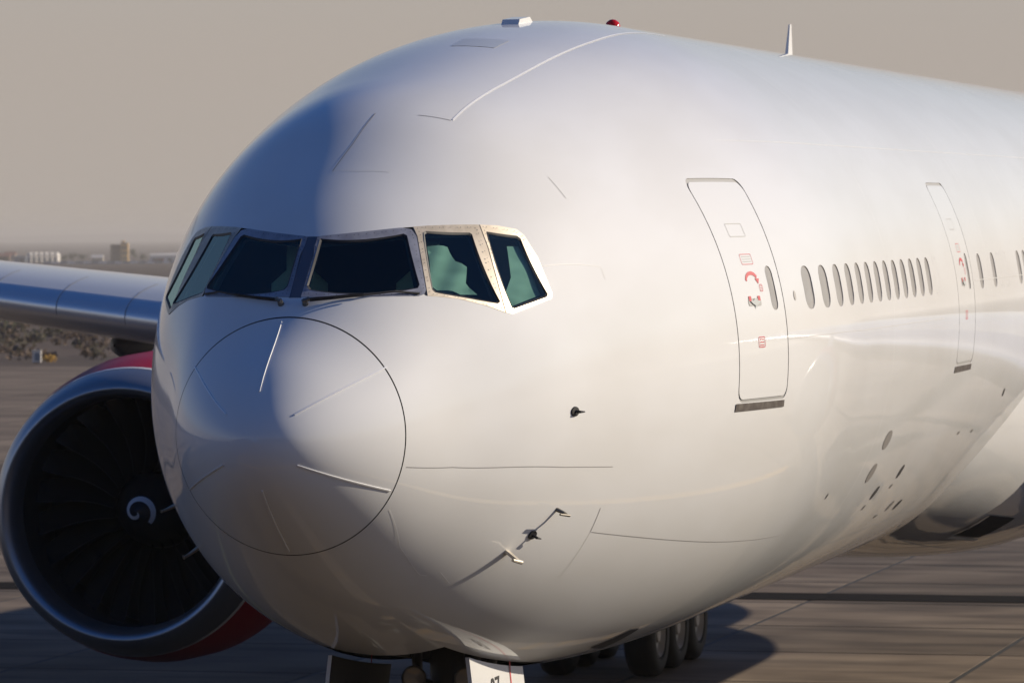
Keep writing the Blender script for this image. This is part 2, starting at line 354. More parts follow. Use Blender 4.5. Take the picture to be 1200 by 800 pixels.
def build_skin():
    ys = np.concatenate([YR + 0.006 + np.linspace(0, 1, 46) ** 1.15 * (5.0 - YR), np.linspace(5.06, 12, 90)[0:], np.linspace(12.15, 26, 70), np.linspace(26.6, 50, 30), np.linspace(51, 72.5, 36)])
    na = 168; ths = np.arange(na) * 2 * math.pi / na
    Y, T = np.meshgrid(ys, ths, indexing='ij'); P, N = hull(Y, T)
    V = list(P.reshape(-1, 3)); NN = list(N.reshape(-1, 3)); Fc = []
    iy = lambda y: int(np.argmin(abs(ys - y)))
    patches = [(0, iy(3.5), -40, 40, [densify(SHIELD, 0.04)]),
               (iy(5.7), iy(25.5), 23, 60, [densify(l, 0.05) for l in (D1, D2)] + [densify(l, 0.05) for l in WIN]),
               (iy(3.4), iy(7.2), 72, 96, [densify(WELL, 0.12)])]
    blocked = np.zeros((len(ys) - 1, na), bool)
    for i0, i1, j0, j1, holes in patches:
        for j in range(j0, j1): blocked[i0:i1, j % na] = True
    for i in range(len(ys) - 1):
        for j in range(na):
            if not blocked[i, j]: Fc.append((i * na + j, i * na + (j + 1) % na, (i + 1) * na + (j + 1) % na, (i + 1) * na + j))
    for i0, i1, j0, j1, holes in patches:
        pts = []; own = {}
        for i in range(i0, i1 + 1):
            for j in range(j0, j1 + 1):
                p = (float(ys[i]), 2 * math.pi * j / na)
                edge = i in (i0, i1) or j in (j0, j1)
                if not edge and any(abs(p[0] - h[0]) < 0.012 and abs(p[1] - h[1]) < 0.006 for hl in holes for h in hl): continue
                own[(round(p[0], 4), round(p[1], 4))] = i * na + j % na; pts.append(p)
        v, f = cdt(pts, holes, None)
        mp = {}
        new_i = []; new_p = []
        for k, p in enumerate(v):
            key = (round(p[0], 4), round(p[1], 4))
            if key in own: mp[k] = own[key]
            else: mp[k] = len(V) + len(new_p); new_p.append(p)
        if new_p:
            A, B = hull(np.array([p[0] for p in new_p]), np.array([p[1] for p in new_p])); V += list(A); NN += list(B)
        for t in f: Fc.append(tuple(mp[k] for k in t))
    V = np.array(V); NN = np.array(NN)
    Fo = []
    for q in Fc:
        a, b, c = V[q[0]], V[q[1]], V[q[2]]
        Fo.append(q if np.dot(np.cross(b - a, c - a), NN[q[0]]) > 0 else q[::-1])
    # close the tail
    last = (len(ys) - 1) * na; Fo.append(tuple(last + j for j in range(na)))
    used = sorted({i for q in Fo for i in q}); re = {o: k for k, o in enumerate(used)}
    return mesh('fuselage', V[used], [tuple(re[i] for i in q) for q in Fo], plane, white, True, NN[used])
skin = build_skin()

# radome with a real joint behind it
tt = np.linspace(0, 1, 34) ** 2 * (YR - 0.006); na = 120; ths = np.arange(na) * 2 * math.pi / na
Yg, Tg = np.meshgrid(tt[1:], ths, indexing='ij'); P, N = hull(Yg, Tg)
V = [(0, 0, -0.57)] + list(P.reshape(-1, 3)); NN = [(0, -1, 0)] + list(N.reshape(-1, 3))
Fr = [(0, 1 + (j + 1) % na, 1 + j) for j in range(na)]
for i in range(len(tt) - 2):
    for j in range(na): a = 1 + i * na; b = 1 + (i + 1) * na; Fr.append((a + j, a + (j + 1) % na, b + (j + 1) % na, b + j))
Vn = np.array(V); Nn_ = np.array(NN, float); Fr = [q if np.dot(np.cross(Vn[q[1]] - Vn[q[0]], Vn[q[2]] - Vn[q[0]]), Nn_[q[1]]) > 0 else q[::-1] for q in Fr]
radome = mesh('radome', Vn, Fr, plane, radome_m, True, Nn_)
ys2 = np.array([YR - 0.03, YR + 0.03]); Yg, Tg = np.meshgrid(ys2, ths, indexing='ij'); P, N = hull(Yg, Tg, -0.012)
mesh('radome_joint', P.reshape(-1, 3), [(j, (j + 1) % na, na + (j + 1) % na, na + j) for j in range(na)], plane, seam_dark, True)
def on_nose(x, z):
    lo, hi = 0.0005, 3.0
    for _ in range(40):
        m_ = (lo + hi) / 2; zt_, zb_, w_, zm_ = [float(q) for q in sec(m_)]; hh = (zt_ - zm_) if z >= zm_ else (zm_ - zb_)
        if (x / w_) ** 2 + ((z - zm_) / hh) ** 2 > 1: lo = m_
        else: hi = m_
    zt_, zb_, w_, zm_ = [float(q) for q in sec(hi)]; hh = (zt_ - zm_) if z >= zm_ else (zm_ - zb_)
    return hi, math.atan2(x / w_, (z - zm_) / hh)
def strip(a, b):
    pts = [on_nose(a[0] + (b[0] - a[0]) * k / 15, a[1] + (b[1] - a[1]) * k / 15) for k in range(16)]
    p, n = hull(np.array([q[0] for q in pts]), np.array([q[1] for q in pts])); v = []; f = []
    for i in range(16):
        d = p[min(i + 1, 15)] - p[max(i - 1, 0)]; s = np.cross(n[i], d); s /= np.linalg.norm(s)
        for w_, h_ in ((-0.008, -0.002), (-0.0055, 0.007), (0.0055, 0.007), (0.008, -0.002)): v.append(p[i] + s * w_ + n[i] * h_)
    for i in range(15):
        for k in range(3): f.append((i * 4 + k, i * 4 + k + 1, i * 4 + k + 5, i * 4 + k + 4))
    f += [(0, 1, 2, 3), (63, 62, 61, 60)]
    v = np.array(v); b = MB(); b.add(v, f); b.build('lightning_strip', strip_m, radome)
for a, b_ in (((-0.053, 0.36), (-0.025, -0.177)), ((0.80, -0.008), (0.279, -0.354)), ((-0.80, -0.008), (-0.279, -0.354)), ((0.836, -0.99), (0.302, -0.748)), ((-0.836, -0.99), (-0.302, -0.748)), ((0, -1.48), (0, -0.95))): strip(a, b_)

# ---- cockpit windows: flat panes in frames let into the hull
def fitplane(P):
    c = P.mean(0); u, s, vt = np.linalg.svd(P - c); return c, vt[-1]
def poly_out(P, nrm):
    q = tuple(range(len(P))); a = np.zeros(3)
    for i in range(len(P)): a += np.cross(P[i] - P[0], P[(i + 1) % len(P)] - P[0])
    return q if a @ nrm > 0 else q[::-1]
def cockpit_window(pane, frame, side, fm, name_l):
    pn = [(y, t * side) for y, t in pane]; fr = [(y, t * side) for y, t in frame]
    A, An = hull(np.array([p[0] for p in pn]), np.array([p[1] for p in pn])); c, nrm = fitplane(A)
    if np.dot(nrm, An.mean(0)) < 0: nrm = -nrm
    flat = A - np.outer((A - c) @ nrm, nrm)
    flat = flat + nrm * (((A - c) @ nrm).mean() - 0.004)
    B, Bn = hull(np.array([p[0] for p in fr]), np.array([p[1] for p in fr]), 0.004)
    v, f = cdt([], [pn], fr, 1.2)
    key = {}
    for p, q in zip(fr, B): key[(round(p[0], 4), round(p[1], 4))] = q
    for p, q in zip(pn, flat): key[(round(p[0], 4), round(p[1], 4))] = q
    V = []
    for p in v:
        q = key.get((round(p[0], 4), round(p[1], 4)))
        V.append(q if q is not None else hull(np.array([p[0]]), np.array([p[1]]), 0.002)[0][0])
    V = np.array(V); nn = np.repeat(nrm[None], len(V), 0)
    cen = flat.mean(0)
    ins = cen + (flat - cen) * (1 - 0.020 / np.linalg.norm(flat - cen, axis=1, keepdims=True))
    g = mesh('cockpit_window', list(ins - nrm * 0.008), [poly_out(ins, nrm)], plane, glass)
    g['label'] = name_l
    # frame: face ring plus an outer lip that closes against the hull
    Fv = [tuple(t) for t in orient(V, nn, f)]
    nV = len(V); lipi = list(B - Bn * 0.04); Vall = list(V) + list(B) + lipi; nb = len(B)
    for i in range(nb): Fv.append((nV + i, nV + (i + 1) % nb, nV + nb + (i + 1) % nb, nV + nb + i))
    hn_ = [hull(np.array([p[0]]), np.array([p[1]]))[1][0] for p in v]
    fn_ = [(a_ * 0.6 + nrm * 0.4) for a_ in hn_] + list(Bn) + list(Bn)
    mesh('frame', Vall, Fv, g, fm, True, fn_)
    # countersunk screws along the frame
    sv_ = MB(); m_ = len(fr); per = [np.linalg.norm(B[(i + 1) % m_] - B[i]) for i in range(m_)]; tot = sum(per); nscr = int(tot / 0.058); acc = 0; k_ = 0
    for i in range(m_):
        while k_ < nscr and acc + per[i] >= tot * k_ / nscr:
            u = (tot * k_ / nscr - acc) / per[i]; o_ = B[i] + (B[(i + 1) % m_] - B[i]) * u; no = Bn[i]
            near = flat[np.argmin(((flat - o_) ** 2).sum(1))]; d_ = np.linalg.norm(near - o_)
            if d_ > 0.03:
                for w1 in ((0.40,)):
                    c_ = Vector(o_ + (near - o_) * w1 + (no * 0.6 + nrm * 0.4) * 0.007); ax = Vector(no).normalized(); e1 = ax.orthogonal().normalized(); e2 = ax.cross(e1)
                    sv_.add([c_ + (e1 * math.cos(q) + e2 * math.sin(q)) * 0.0048 for q in np.linspace(0, 2 * math.pi, 7)[:-1]], [(0, 1, 2, 3, 4, 5)])
            k_ += 1
        acc += per[i]
    so_ = sv_.build('screws', screw_m, g); so_['kind'] = 'stuff'
    n = len(flat); gv = list(flat + nrm * 0.002) + list(ins - nrm * 0.006) + list(flat - nrm * 0.05)
    gf = [(i, (i + 1) % n, n + (i + 1) % n, n + i) for i in range(n)] + [(i, 2 * n + i, 2 * n + (i + 1) % n, (i + 1) % n) for i in range(n)]
    mesh('gasket', gv, gf, g, rubber)
    return g
for side, w in ((1, 'port'), (-1, 'starboard')):
    cockpit_window(P1, F1, side, frame_grey, 'front windshield pane on the %s side' % w)
    cockpit_window(P2, F2, side, frame_beige if side > 0 else frame_beige, 'forward side window pane of the cockpit, %s' % w)
    cockpit_window(P3, F3, side, frame_beige, 'rear side window pane of the cockpit, %s' % w)
post = [(1.636, 0.036), (1.122, 0.05), (1.122, -0.05), (1.636, -0.036)]
decal('windshield_post', post, plane, post_m, 0.0015, 0.05)
# dark sealant bed under the frames, so gaps between frames read as black joints
sh_in = densify(SHIELD, 0.05)
decal('windshield_bed', SHIELD, plane, post_m, -0.075, 0.08, holes=[[(y, t * s) for y, t in p] for p in (P1, P2, P3) for s in (1, -1)])

# cockpit interior
lin = MB()
liner_loop = [(1.02, -1.75), (4.2, -1.75), (4.2, 1.75), (1.02, 1.75)]
decal('cockpit_liner', liner_loop, plane, liner_m, -0.11, 0.14, holes=[densify(SHIELD, 0.06)])
fl = [(sg * (float(sec(y)[2]) - 0.2), y, -0.42) for y, sg in [(y, 1) for y in np.linspace(1.3, 4.2, 12)] + [(y, -1) for y in np.linspace(4.2, 1.3, 12)]]
mesh('cockpit_floor', fl, [tuple(range(24))], plane, dark_m)
zt, zb_, w_, zm_ = [float(q) for q in sec(4.2)]
ring = [(0.96 * w_ * math.sin(t), 4.2, zm_ + 0.96 * (zt - zm_) * math.cos(t)) for t in np.linspace(-1.75, 1.75, 24)]
mesh('cockpit_bulkhead', ring, [tuple(range(24))], plane, liner_m)
b = MB()
gs = [(-0.80, 1.85), (-0.62, 1.60), (0, 1.45), (0.62, 1.60), (0.80, 1.85), (0.7, 2.05), (-0.7, 2.05)]
b.add([(x, y, 0.40) for x, y in gs] + [(x, y, 0.1) for x, y in gs], [tuple(range(7)), tuple(range(13, 6, -1))] + [(i, (i + 1) % 7, 7 + (i + 1) % 7, 7 + i) for i in range(7)])
b.build('glareshield', panel_m, plane)
for sx_ in (-0.55, 0.55):
    b = MB(); b.box((sx_, 2.75, 0.02), (0.5, 0.5, 0.16)); seat = b.build('pilot_seat', liner_m, plane)
    prof = []
    b = MB()
    for k in range(9):
        z = 0.05 + k * 0.115; wdt = 0.25 - 0.004 * k * k if k > 5 else 0.25
        prof.append((z, max(wdt, 0.12)))
    v = []
    for z, wdt in prof:
        for a in range(10):
            t = 2 * math.pi * a / 10; v.append((sx_ + wdt * math.cos(t), 3.0 + (z * 0.12) + 0.085 * math.sin(t), z))
    f = [(i * 10 + a, i * 10 + (a + 1) % 10, (i + 1) * 10 + (a + 1) % 10, (i + 1) * 10 + a) for i in range(8) for a in range(10)] + [tuple(range(80, 90))]
    b.add(v, f); auto_smooth(b.build('fleece_cover', fleece, seat), 60)

# windscreen wipers parked along the sill
def wiper(side):
    o = bpy.data.objects.new('windshield_wiper', None); COL.objects.link(o); o.parent = plane
    def q(y, t, h): return H(y, t * side, h)[0]
    b = MB(); p0 = q(1.075, 0.10, 0.0); b.tube([q(1.075, 0.10, -0.01), q(1.072, 0.10, 0.05)], [0.028, 0.022], 10); b.tube([q(1.06, 0.085, 0.045), q(1.09, 0.13, 0.045)], 0.018, 8)
    b.build('pivot', probe_m, o)
    path = [(1.09, 0.13), (1.15, 0.30), (1.27, 0.49), (1.45, 0.66), (1.60, 0.79)]
    b = MB(); b.tube([q(y, t, 0.045) for y, t in path[:3]], [0.010, 0.008, 0.006], 6); b.build('arm', rubber, o)
    b = MB()
    for (y0, t0), (y1, t1) in zip(path[:-1], path[1:]): b.tube([q(y0 + 0.004, t0, 0.02), q(y1 + 0.004, t1, 0.02)], 0.009, 5)
    b.build('blade', rubber, o)
wiper(1); wiper(-1)

# ---- cabin windows with recessed shades
for lp in WIN:
    l = densify(lp, 0.05); ny = np.array([p[0] for p in l]); nt = np.array([p[1] for p in l]); n = len(l)
    cy, ct = ny.mean(), nt.mean()
    A, _ = hull(ny, nt, 0.001); B, _ = hull(cy + (ny - cy) * 0.97, ct + (nt - ct) * 0.97, -0.009)
    mesh('cabin_window', list(A) + list(B), [(i, (i + 1) % n, n + (i + 1) % n, n + i) for i in range(n)] + [tuple(range(n, 2 * n))], plane, [reveal_m, shade_m], False, None, [0] * n + [1])
for i in (14, 23, 24):
    ribbon('window_plug_outline', yz(rrect(wy(i) - 0.135, wy(i) + 0.135, WZ - 0.2, WZ + 0.2, 0.115)), plane, mat('plug_line', (0.62, 0.61, 0.59), 0.5), 0.006, 0.0015, True)

# ---- passenger doors
def text_on(name, txt, y, z, size, parent, m, off=0.004, side=1, up=1.0):
    cu = bpy.data.curves.new(name, 'FONT'); cu.body = txt; cu.size = 1; cu.align_x = 'CENTER'; cu.align_y = 'CENTER'; cu.resolution_u = 3
    tmp = bpy.data.objects.new('tmp', cu); COL.objects.link(tmp)
    me = bpy.data.meshes.new_from_object(tmp); bpy.data.objects.remove(tmp); bpy.data.curves.remove(cu)
    for v in me.vertices:
        yy, zz = y + v.co.x * size, z + v.co.y * size * up
        v.co = H(yy, th_of(yy, zz, side), off)[0]
    return link(name, me, parent, m)
def door(loop, y0, y1, z0, z1, big):
    c_y, c_z = (y0 + y1) / 2, (z0 + z1) / 2
    g = 0.016
    inner = yz(rrect(y0 + g, y1 - g, z0 + 0.028, z1 - 0.034, 0.095))
    wloop = yz(rrect(c_y + 0.27, c_y + 0.42, 0.31, 0.71, 0.07)) if big else yz(rrect(c_y + 0.24, c_y + 0.38, 0.31, 0.71, 0.065))
    d = decal('door', inner, plane, door_m, 0.0, 0.09, holes=[wloop])
    d['label'] = 'white passenger door %s' % ('just behind the cockpit' if big else 'farther aft, beyond the first row of windows')
    # thickness of the door edge and the frame behind the gap
    def wall(name, lp, o0, o1, m, par):
        l = densify(lp, 0.08); a = np.array([p[0] for p in l]); t = np.array([p[1] for p in l]); n = len(l)
        A, _ = hull(a, t, o0); B, _ = hull(a, t, o1)
        mesh(name, list(A) + list(B), [(i, (i + 1) % n, n + (i + 1) % n, n + i) for i in range(n)], par, m)
    wall('door_edge', inner, 0.0, -0.05, gap_m, d)
    wall('door_frame', loop, 0.0, -0.06, gap_m, d)
    decal('door_backing', loop, d, gap_m, -0.009, 0.1, holes=[wloop])
    l = densify(wloop, 0.04); ny = np.array([p[0] for p in l]); nt = np.array([p[1] for p in l]); n = len(l); A, _ = hull(ny, nt, 0.001); B, _ = hull(ny, nt, -0.006)
    mesh('door_window', list(A) + list(B), [(i, (i + 1) % n, n + (i + 1) % n, n + i) for i in range(n)] + [tuple(range(n, 2 * n))], d, [reveal_m, shade_m], False, None, [0] * n + [1])
    o = 0.003
    def outline(yA, yB, zA, zB, m, w_=0.007): ribbon('placard_outline', yz(rrect(yA, yB, zA, zB, 0.015, 2)), d, m, w_, o, True)
    outline(c_y - 0.24, c_y + 0.10, 0.98, 1.095, mark_grey)
    outline(c_y - 0.19, c_y + 0.055, 0.73, 0.82, mark_red, 0.006)
    for k in range(3): ribbon('placard_line', yz([(c_y - 0.16, 0.798 - 0.022 * k), (c_y + 0.03, 0.798 - 0.022 * k)]), d, mark_grey, 0.006, o)
    arc = [(c_y - 0.20 + 0.13 - 0.13 * math.cos(a), 0.575 + 0.075 * math.sin(a)) for a in np.linspace(0.1, math.pi - 0.5, 12)]
    ribbon('arrow_arc', yz(arc), d, mark_red, 0.034, o)
    decal('arrow_head', yz([(c_y - 0.005, 0.60), (c_y + 0.085, 0.60), (c_y + 0.05, 0.55)]), d, mark_red, o + 0.001, 0.2)
    outline(c_y + 0.06, c_y + 0.125, 0.485, 0.545, mark_red, 0.006)
    for k in range(3): ribbon('placard_line', yz([(c_y + 0.07, 0.53 - 0.015 * k), (c_y + 0.115, 0.53 - 0.015 * k)]), d, mark_red, 0.004, o)
    outline(c_y - 0.13, c_y + 0.01, -0.015, 0.075, mark_red, 0.008)
    for k in range(3): ribbon('placard_line', yz([(c_y - 0.105, 0.055 - 0.026 * k), (c_y - 0.015, 0.055 - 0.026 * k)]), d, mark_red, 0.008, o)
    # grip in its recess with red corner marks
    decal('handle_recess', yz(rrect(c_y - 0.25, c_y + 0.03, 0.355, 0.425, 0.02, 2)), d, mark_grey, o, 0.2)
    for yA in (c_y - 0.235, c_y - 0.035): decal('handle_mark', yz(rrect(yA, yA + 0.055, 0.40, 0.445, 0.006, 1)), d, mark_red, o + 0.002, 0.2)
    decal('door_handle', yz([(c_y - 0.22, 0.40), (c_y - 0.15, 0.405), (c_y - 0.11, 0.425), (c_y - 0.07, 0.405), (c_y + 0.0, 0.40), (c_y - 0.05, 0.372), (c_y - 0.09, 0.36), (c_y - 0.11, 0.33), (c_y - 0.13, 0.36), (c_y - 0.17, 0.372)]), d, mat('handle_grey', (0.52, 0.54, 0.52), 0.4), 0.012, 0.2)
    decal('sill_plate', yz([(y0 - 0.035, z0 - 0.005), (y1 - 0.06, z0 - 0.012), (y1 - 0.055, z0 - 0.075), (y0 - 0.04, z0 - 0.075)]), d, steel, 0.008, 0.1)
    return d
door(D1, 5.915, 7.07, -0.50, 1.505, True)
door(D2, 16.06, 17.27, -0.52, 1.50, False)

# ---- panel joints and small fittings on the skin
def seam(pts, m=seam_grey, w=0.006, name='panel_joint'): ribbon(name, yz(pts), plane, m, w, 0.002)
seam([(1.002, -0.805), (1.528, -0.833), (2.199, -0.868), (2.946, -0.908), (3.744, -0.948)])
seam([(3.82, -1.51), (4.6, -1.60), (6.2, -1.757), (7.05, -1.816), (8.04, -1.862), (8.94, -1.885)])
seam([(3.775, -1.30), (3.80, -1.51)], seam_grey, 0.008)
seam([(3.80, -1.51), (3.80, -1.9)], mat('faint_line', (0.60, 0.59, 0.56), 0.5), 0.006)
seam([(2.96, 0.765), (3.75, 0.745), (3.75, 0.64)], mat('faint_line_b', (0.62, 0.61, 0.59), 0.5), 0.005)
seam([(7.09, 0.04), (10.0, 0.038), (15.0, 0.03)], mat('faint_line_c', (0.58, 0.57, 0.55), 0.5), 0.006)
seam([(17.4, 0.40), (24.5, 0.40)], mat('faint_line_d', (0.55, 0.54, 0.52), 0.5), 0.012)
seam([(3.74, 1.51), (3.76, 1.33)], seam_grey, 0.006)
ribbon('panel_joint', [(3.52, 0.345), (4.657, 0.325), (6.26, 0.315), (7.79, 0.31), (8.9, 0.30), (11, 0.295)], plane, seam_pale, 0.016, 0.005)  # bright reflection on the crown seam put into its near-white colour
ribbon('panel_joint', [(3.40, 0.21), (3.50, 0.34)], plane, seam_grey, 0.008)
for s in (1, -1): ribbon('panel_joint', [(3.32, 0.03 * s), (2.80, 0.004 * s)] if s > 0 else [(3.45, -0.9), (3.1, -0.93)], plane, seam_grey, 0.008)
ribbon('panel_joint', [(2.80, 0.004), (2.42, -0.035)], plane, seam_grey, 0.008)
ribbon('panel_joint', [(2.42, -0.035), (2.43, 0.10), (2.50, 0.25)], plane, mat('faint_line_e', (0.62, 0.62, 0.62), 0.5), 0.005)
seam([(1.03, -1.148), (1.42, -1.471), (1.77, -1.67), (1.90, -1.735), (1.98, -1.748)], seam_pale, 0.007)
seam([(2.08, -1.727), (2.31, -1.837)], seam_pale, 0.010)
ov = mat('vent_grey', (0.22, 0.205, 0.19), 0.6); ovd = mat('vent_dark', (0.05, 0.047, 0.045), 0.6)
def oval(y, z, ry, rz, m):
    o = []
    for k in range(16): a = 2 * math.pi * k / 16; o.append((y + ry * math.cos(a), z + rz * math.sin(a)))
    decal('service_vent', yz(o), plane, m, 0.004, 0.2)
for y, z, ry, rz, m in ((12.6, -1.16, 0.20, 0.10, ov), (12.56, -1.50, 0.17, 0.10, ov), (14.77, -1.61, 0.10, 0.075, ovd), (13.78, -1.78, 0.11, 0.075, ovd), (16.1, -2.068, 0.10, 0.06, ov), (16.75, -2.095, 0.11, 0.06, ovd), (13.75, -1.934, 0.06, 0.03, ov), (14.76, -1.767, 0.07, 0.025, ov), (20.58, -0.99, 0.06, 0.05, ovd), (10.3, -1.60, 0.03, 0.03, ovd), (17.98, -1.35, 0.07, 0.02, ov), (19.1, -1.38, 0.07, 0.02, ov), (7.365, 0.43, 0.028, 0.045, reveal_m), (15.6, -2.15, 0.09, 0.02, ov)):
    oval(y, z, ry, rz, m)
# outflow grille low on the belly
gr = yz([(6.80, -2.765), (7.02, -2.635), (7.30, -2.69), (7.50, -2.87)])
decal('outflow_grille', [(6.78, gr[0][1] + 0.02), (6.95, gr[1][1]), (7.20, gr[1][1] - 0.005), (7.45, gr[0][1] + 0.05)], plane, seam_dark, 0.006, 0.12)

lap_m = mat('lap_joint', (0.72, 0.715, 0.70), 0.5)
for y, a0, a1 in ((11.75, 0.35, 2.5), (18.6, 0.35, 2.4), (22.0, 0.35, 2.3)): ribbon('lap_joint', [(y, a0 + (a1 - a0) * k / 20) for k in range(21)], plane, lap_m, 0.004, 0.0012)
for z, y0, y1 in ((1.86, 7.2, 26),): ribbon('lap_joint', yz([(y0 + (y1 - y0) * k / 24, z) for k in range(25)]), plane, lap_m, 0.005, 0.0012)
# ---- probes and masts
def pitot(side, y, z, arm, kind):
    t = th_of(y, z, side); p, n = H(y, t); o = bpy.data.objects.new('pitot_probe', None); COL.objects.link(o); o.parent = plane
    b = MB()
    f = Vector((0, -1, 0)); f = (f - n * f.dot(n)).normalized()
    if kind == 'tube':
        b.tube([p - n * 0.01, p + n * arm * 0.6 - f * 0.02, p + n * arm], [0.020, 0.014, 0.012], 8); b.build('mast', probe_m, o)
        b = MB(); b.tube([p + n * arm - f * 0.03, p + n * arm + f * 0.13], [0.012, 0.009], 8); b.build('tube', probe_m, o)
    elif kind == 'disc':
        s = n.cross(f).normalized(); b.add([p + n * 0.012 + (f * math.cos(a) * 0.055 + s * math.sin(a) * 0.04) for a in np.linspace(0, 2 * math.pi, 15)[:-1]] + [p - n * 0.01 + (f * math.cos(a) * 0.06 + s * math.sin(a) * 0.045) for a in np.linspace(0, 2 * math.pi, 15)[:-1]], [tuple(range(14))] + [(i, (i + 1) % 14, 14 + (i + 1) % 14, 14 + i) for i in range(14)])
        b.build('base_plate', rubber, o); b = MB(); b.tube([p + n * 0.01, p + n * 0.05 - f * 0.01, p + n * 0.055 - f * 0.07], [0.014, 0.012, 0.006], 7); b.build('vane', rubber, o)
    else:
        b.add([p - n * .01 - f * .035, p - n * .01 + f * .045, p + n * arm + f * .02, p + n * arm - f * .035] and [q + s_ for s_ in (n.cross(f) * -0.012, n.cross(f) * 0.012) for q in (p - n * .01 - f * .035, p - n * .01 + f * .045, p + n * arm + f * .02, p + n * arm - f * .035)],
              [(0, 1, 2, 3), (7, 6, 5, 4), (0, 4, 5, 1), (1, 5, 6, 2), (2, 6, 7, 3), (3, 7, 4, 0)]); b.build('mast', probe_pale, o)
        b = MB(); b.tube([p + n * arm - f * 0.05, p + n * arm + f * 0.10], [0.018, 0.014], 8); b.build('tube', probe_pale, o)
pitot(1, 3.0, -0.447, 0.05, 'disc')
for s in (1, -1):
    pitot(s, 3.06, -1.27, 0.12, 'tube'); pitot(s, 2.68, -1.60, 0.14, 'mast' if s > 0 else 'tube')
pitot(1, 2.88, -1.47, 0.05, 'disc')
# crown fittings
zt = lambda y: float(sec(y)[0])
b = MB(); y0 = 8.5
pr = [(-0.28, 0), (-0.22, 0.055), (0.18, 0.06), (0.30, 0)]
b.add([(x, y0 + dy, zt(y0 + dy) + dz - 0.01) for x in (-0.085, 0.085) for dy, dz in pr], [(0, 1, 2, 3), (7, 6, 5, 4), (0, 4, 5, 1), (1, 5, 6, 2), (2, 6, 7, 3)])
b.build('crown_antenna', white, plane)
b = MB(); b.lathe([(0, 0.085), (0.05, 0.082), (0.09, 0.065), (0.115, 0.03), (0.12, 0.001)], 'Z', 16, 0, (0, 12.6, zt(12.6) - 0.01)); b.build('beacon_lamp', beacon_m, plane, True)
b = MB(); y0 = 22.4
b.add([(x * w, y0 + dy, zt(y0) + dz) for x in (-1, 1) for dy, dz, w in ((-0.16, -0.02, 0.022), (0.16, -0.02, 0.022), (0.16, 0.42, 0.008), (0.06, 0.42, 0.008))], [(0, 1, 2, 3), (7, 6, 5, 4), (0, 4, 5, 1), (1, 5, 6, 2), (2, 6, 7, 3), (3, 7, 4, 0)])
b.build('blade_antenna', white, plane)
decal('crown_tint', [(6.25, -0.02), (6.75, -0.02), (6.75, 0.13), (6.25, 0.13)], plane, mat('tint_blue_grey', (0.50, 0.54, 0.60), 0.4), 0.003, 0.1)  # bluish cast of the light on the crown, painted as a flat patch

# ---- belly fairing round the wing root
fy = np.concatenate([np.linspace(0, 1, 26) ** 1.3 * 9 + 19.0, np.linspace(28.8, 49, 26)])
fv = []; fn_ = 37
for y in fy:
    s = min(1, (y - 19.0) / 9.5); q = s * s * (3 - 2 * s)
    e = min(1, max(0, (y - 42) / 7.0)); q *= 1 - e * e * 0.9
    wf = 2.60 + 0.85 * q; zbf = -2.86 - 0.66 * q; ztop = -0.85 - 0.3 * (1 - q)
    for k in range(fn_):
        a = math.pi * k / (fn_ - 1); c, s2 = math.cos(a), math.sin(a); n = 2.0 + 0.9 * q
        fv.append((wf * math.copysign(abs(c) ** (2 / n), c), y, ztop + (zbf - ztop) * abs(s2) ** (2 / n)))
ff = [(i * fn_ + k, i * fn_ + k + 1, (i + 1) * fn_ + k + 1, (i + 1) * fn_ + k) for i in range(len(fy) - 1) for k in range(fn_ - 1)]
fair = mesh('belly_fairing', fv, ff, plane, white, True)

def fair_pt(y, a, off):
    def f_(y, a):
        s_ = min(1, (y - 19.0) / 9.5); q = s_ * s_ * (3 - 2 * s_); n = 2.0 + 0.9 * q; zt_ = -0.85 - 0.3 * (1 - q)
        return Vector(((2.60 + 0.85 * q) * math.cos(a) ** (2 / n), y, zt_ + (-2.86 - 0.66 * q - zt_) * math.sin(a) ** (2 / n)))
    p = f_(y, a); n = (f_(y, a + 0.01) - p).cross(f_(y + 0.01, a) - p).normalized()
    if n.z > 0: n = -n
    return p + n * off
def fair_patch(name, y0, y1, a0, a1, off, m):
    v = [fair_pt(y0 + (y1 - y0) * i / 5, a0 + (a1 - a0) * j / 4, off) for i in range(6) for j in range(5)]
    b = MB(); b.add(v, [(i * 5 + j, i * 5 + j + 1, i * 5 + j + 6, i * 5 + j + 5) for i in range(5) for j in range(4)]); return b.build(name, m, fair, True)
fair_patch('ram_air_inlet', 23.9, 25.1, 0.80, 1.02, 0.012, seam_dark)
fair_patch('inlet_lip', 23.85, 25.1, 1.02, 1.05, 0.03, seam_pale); fair_patch('inlet_lip', 23.80, 23.9, 0.80, 1.05, 0.02, white)
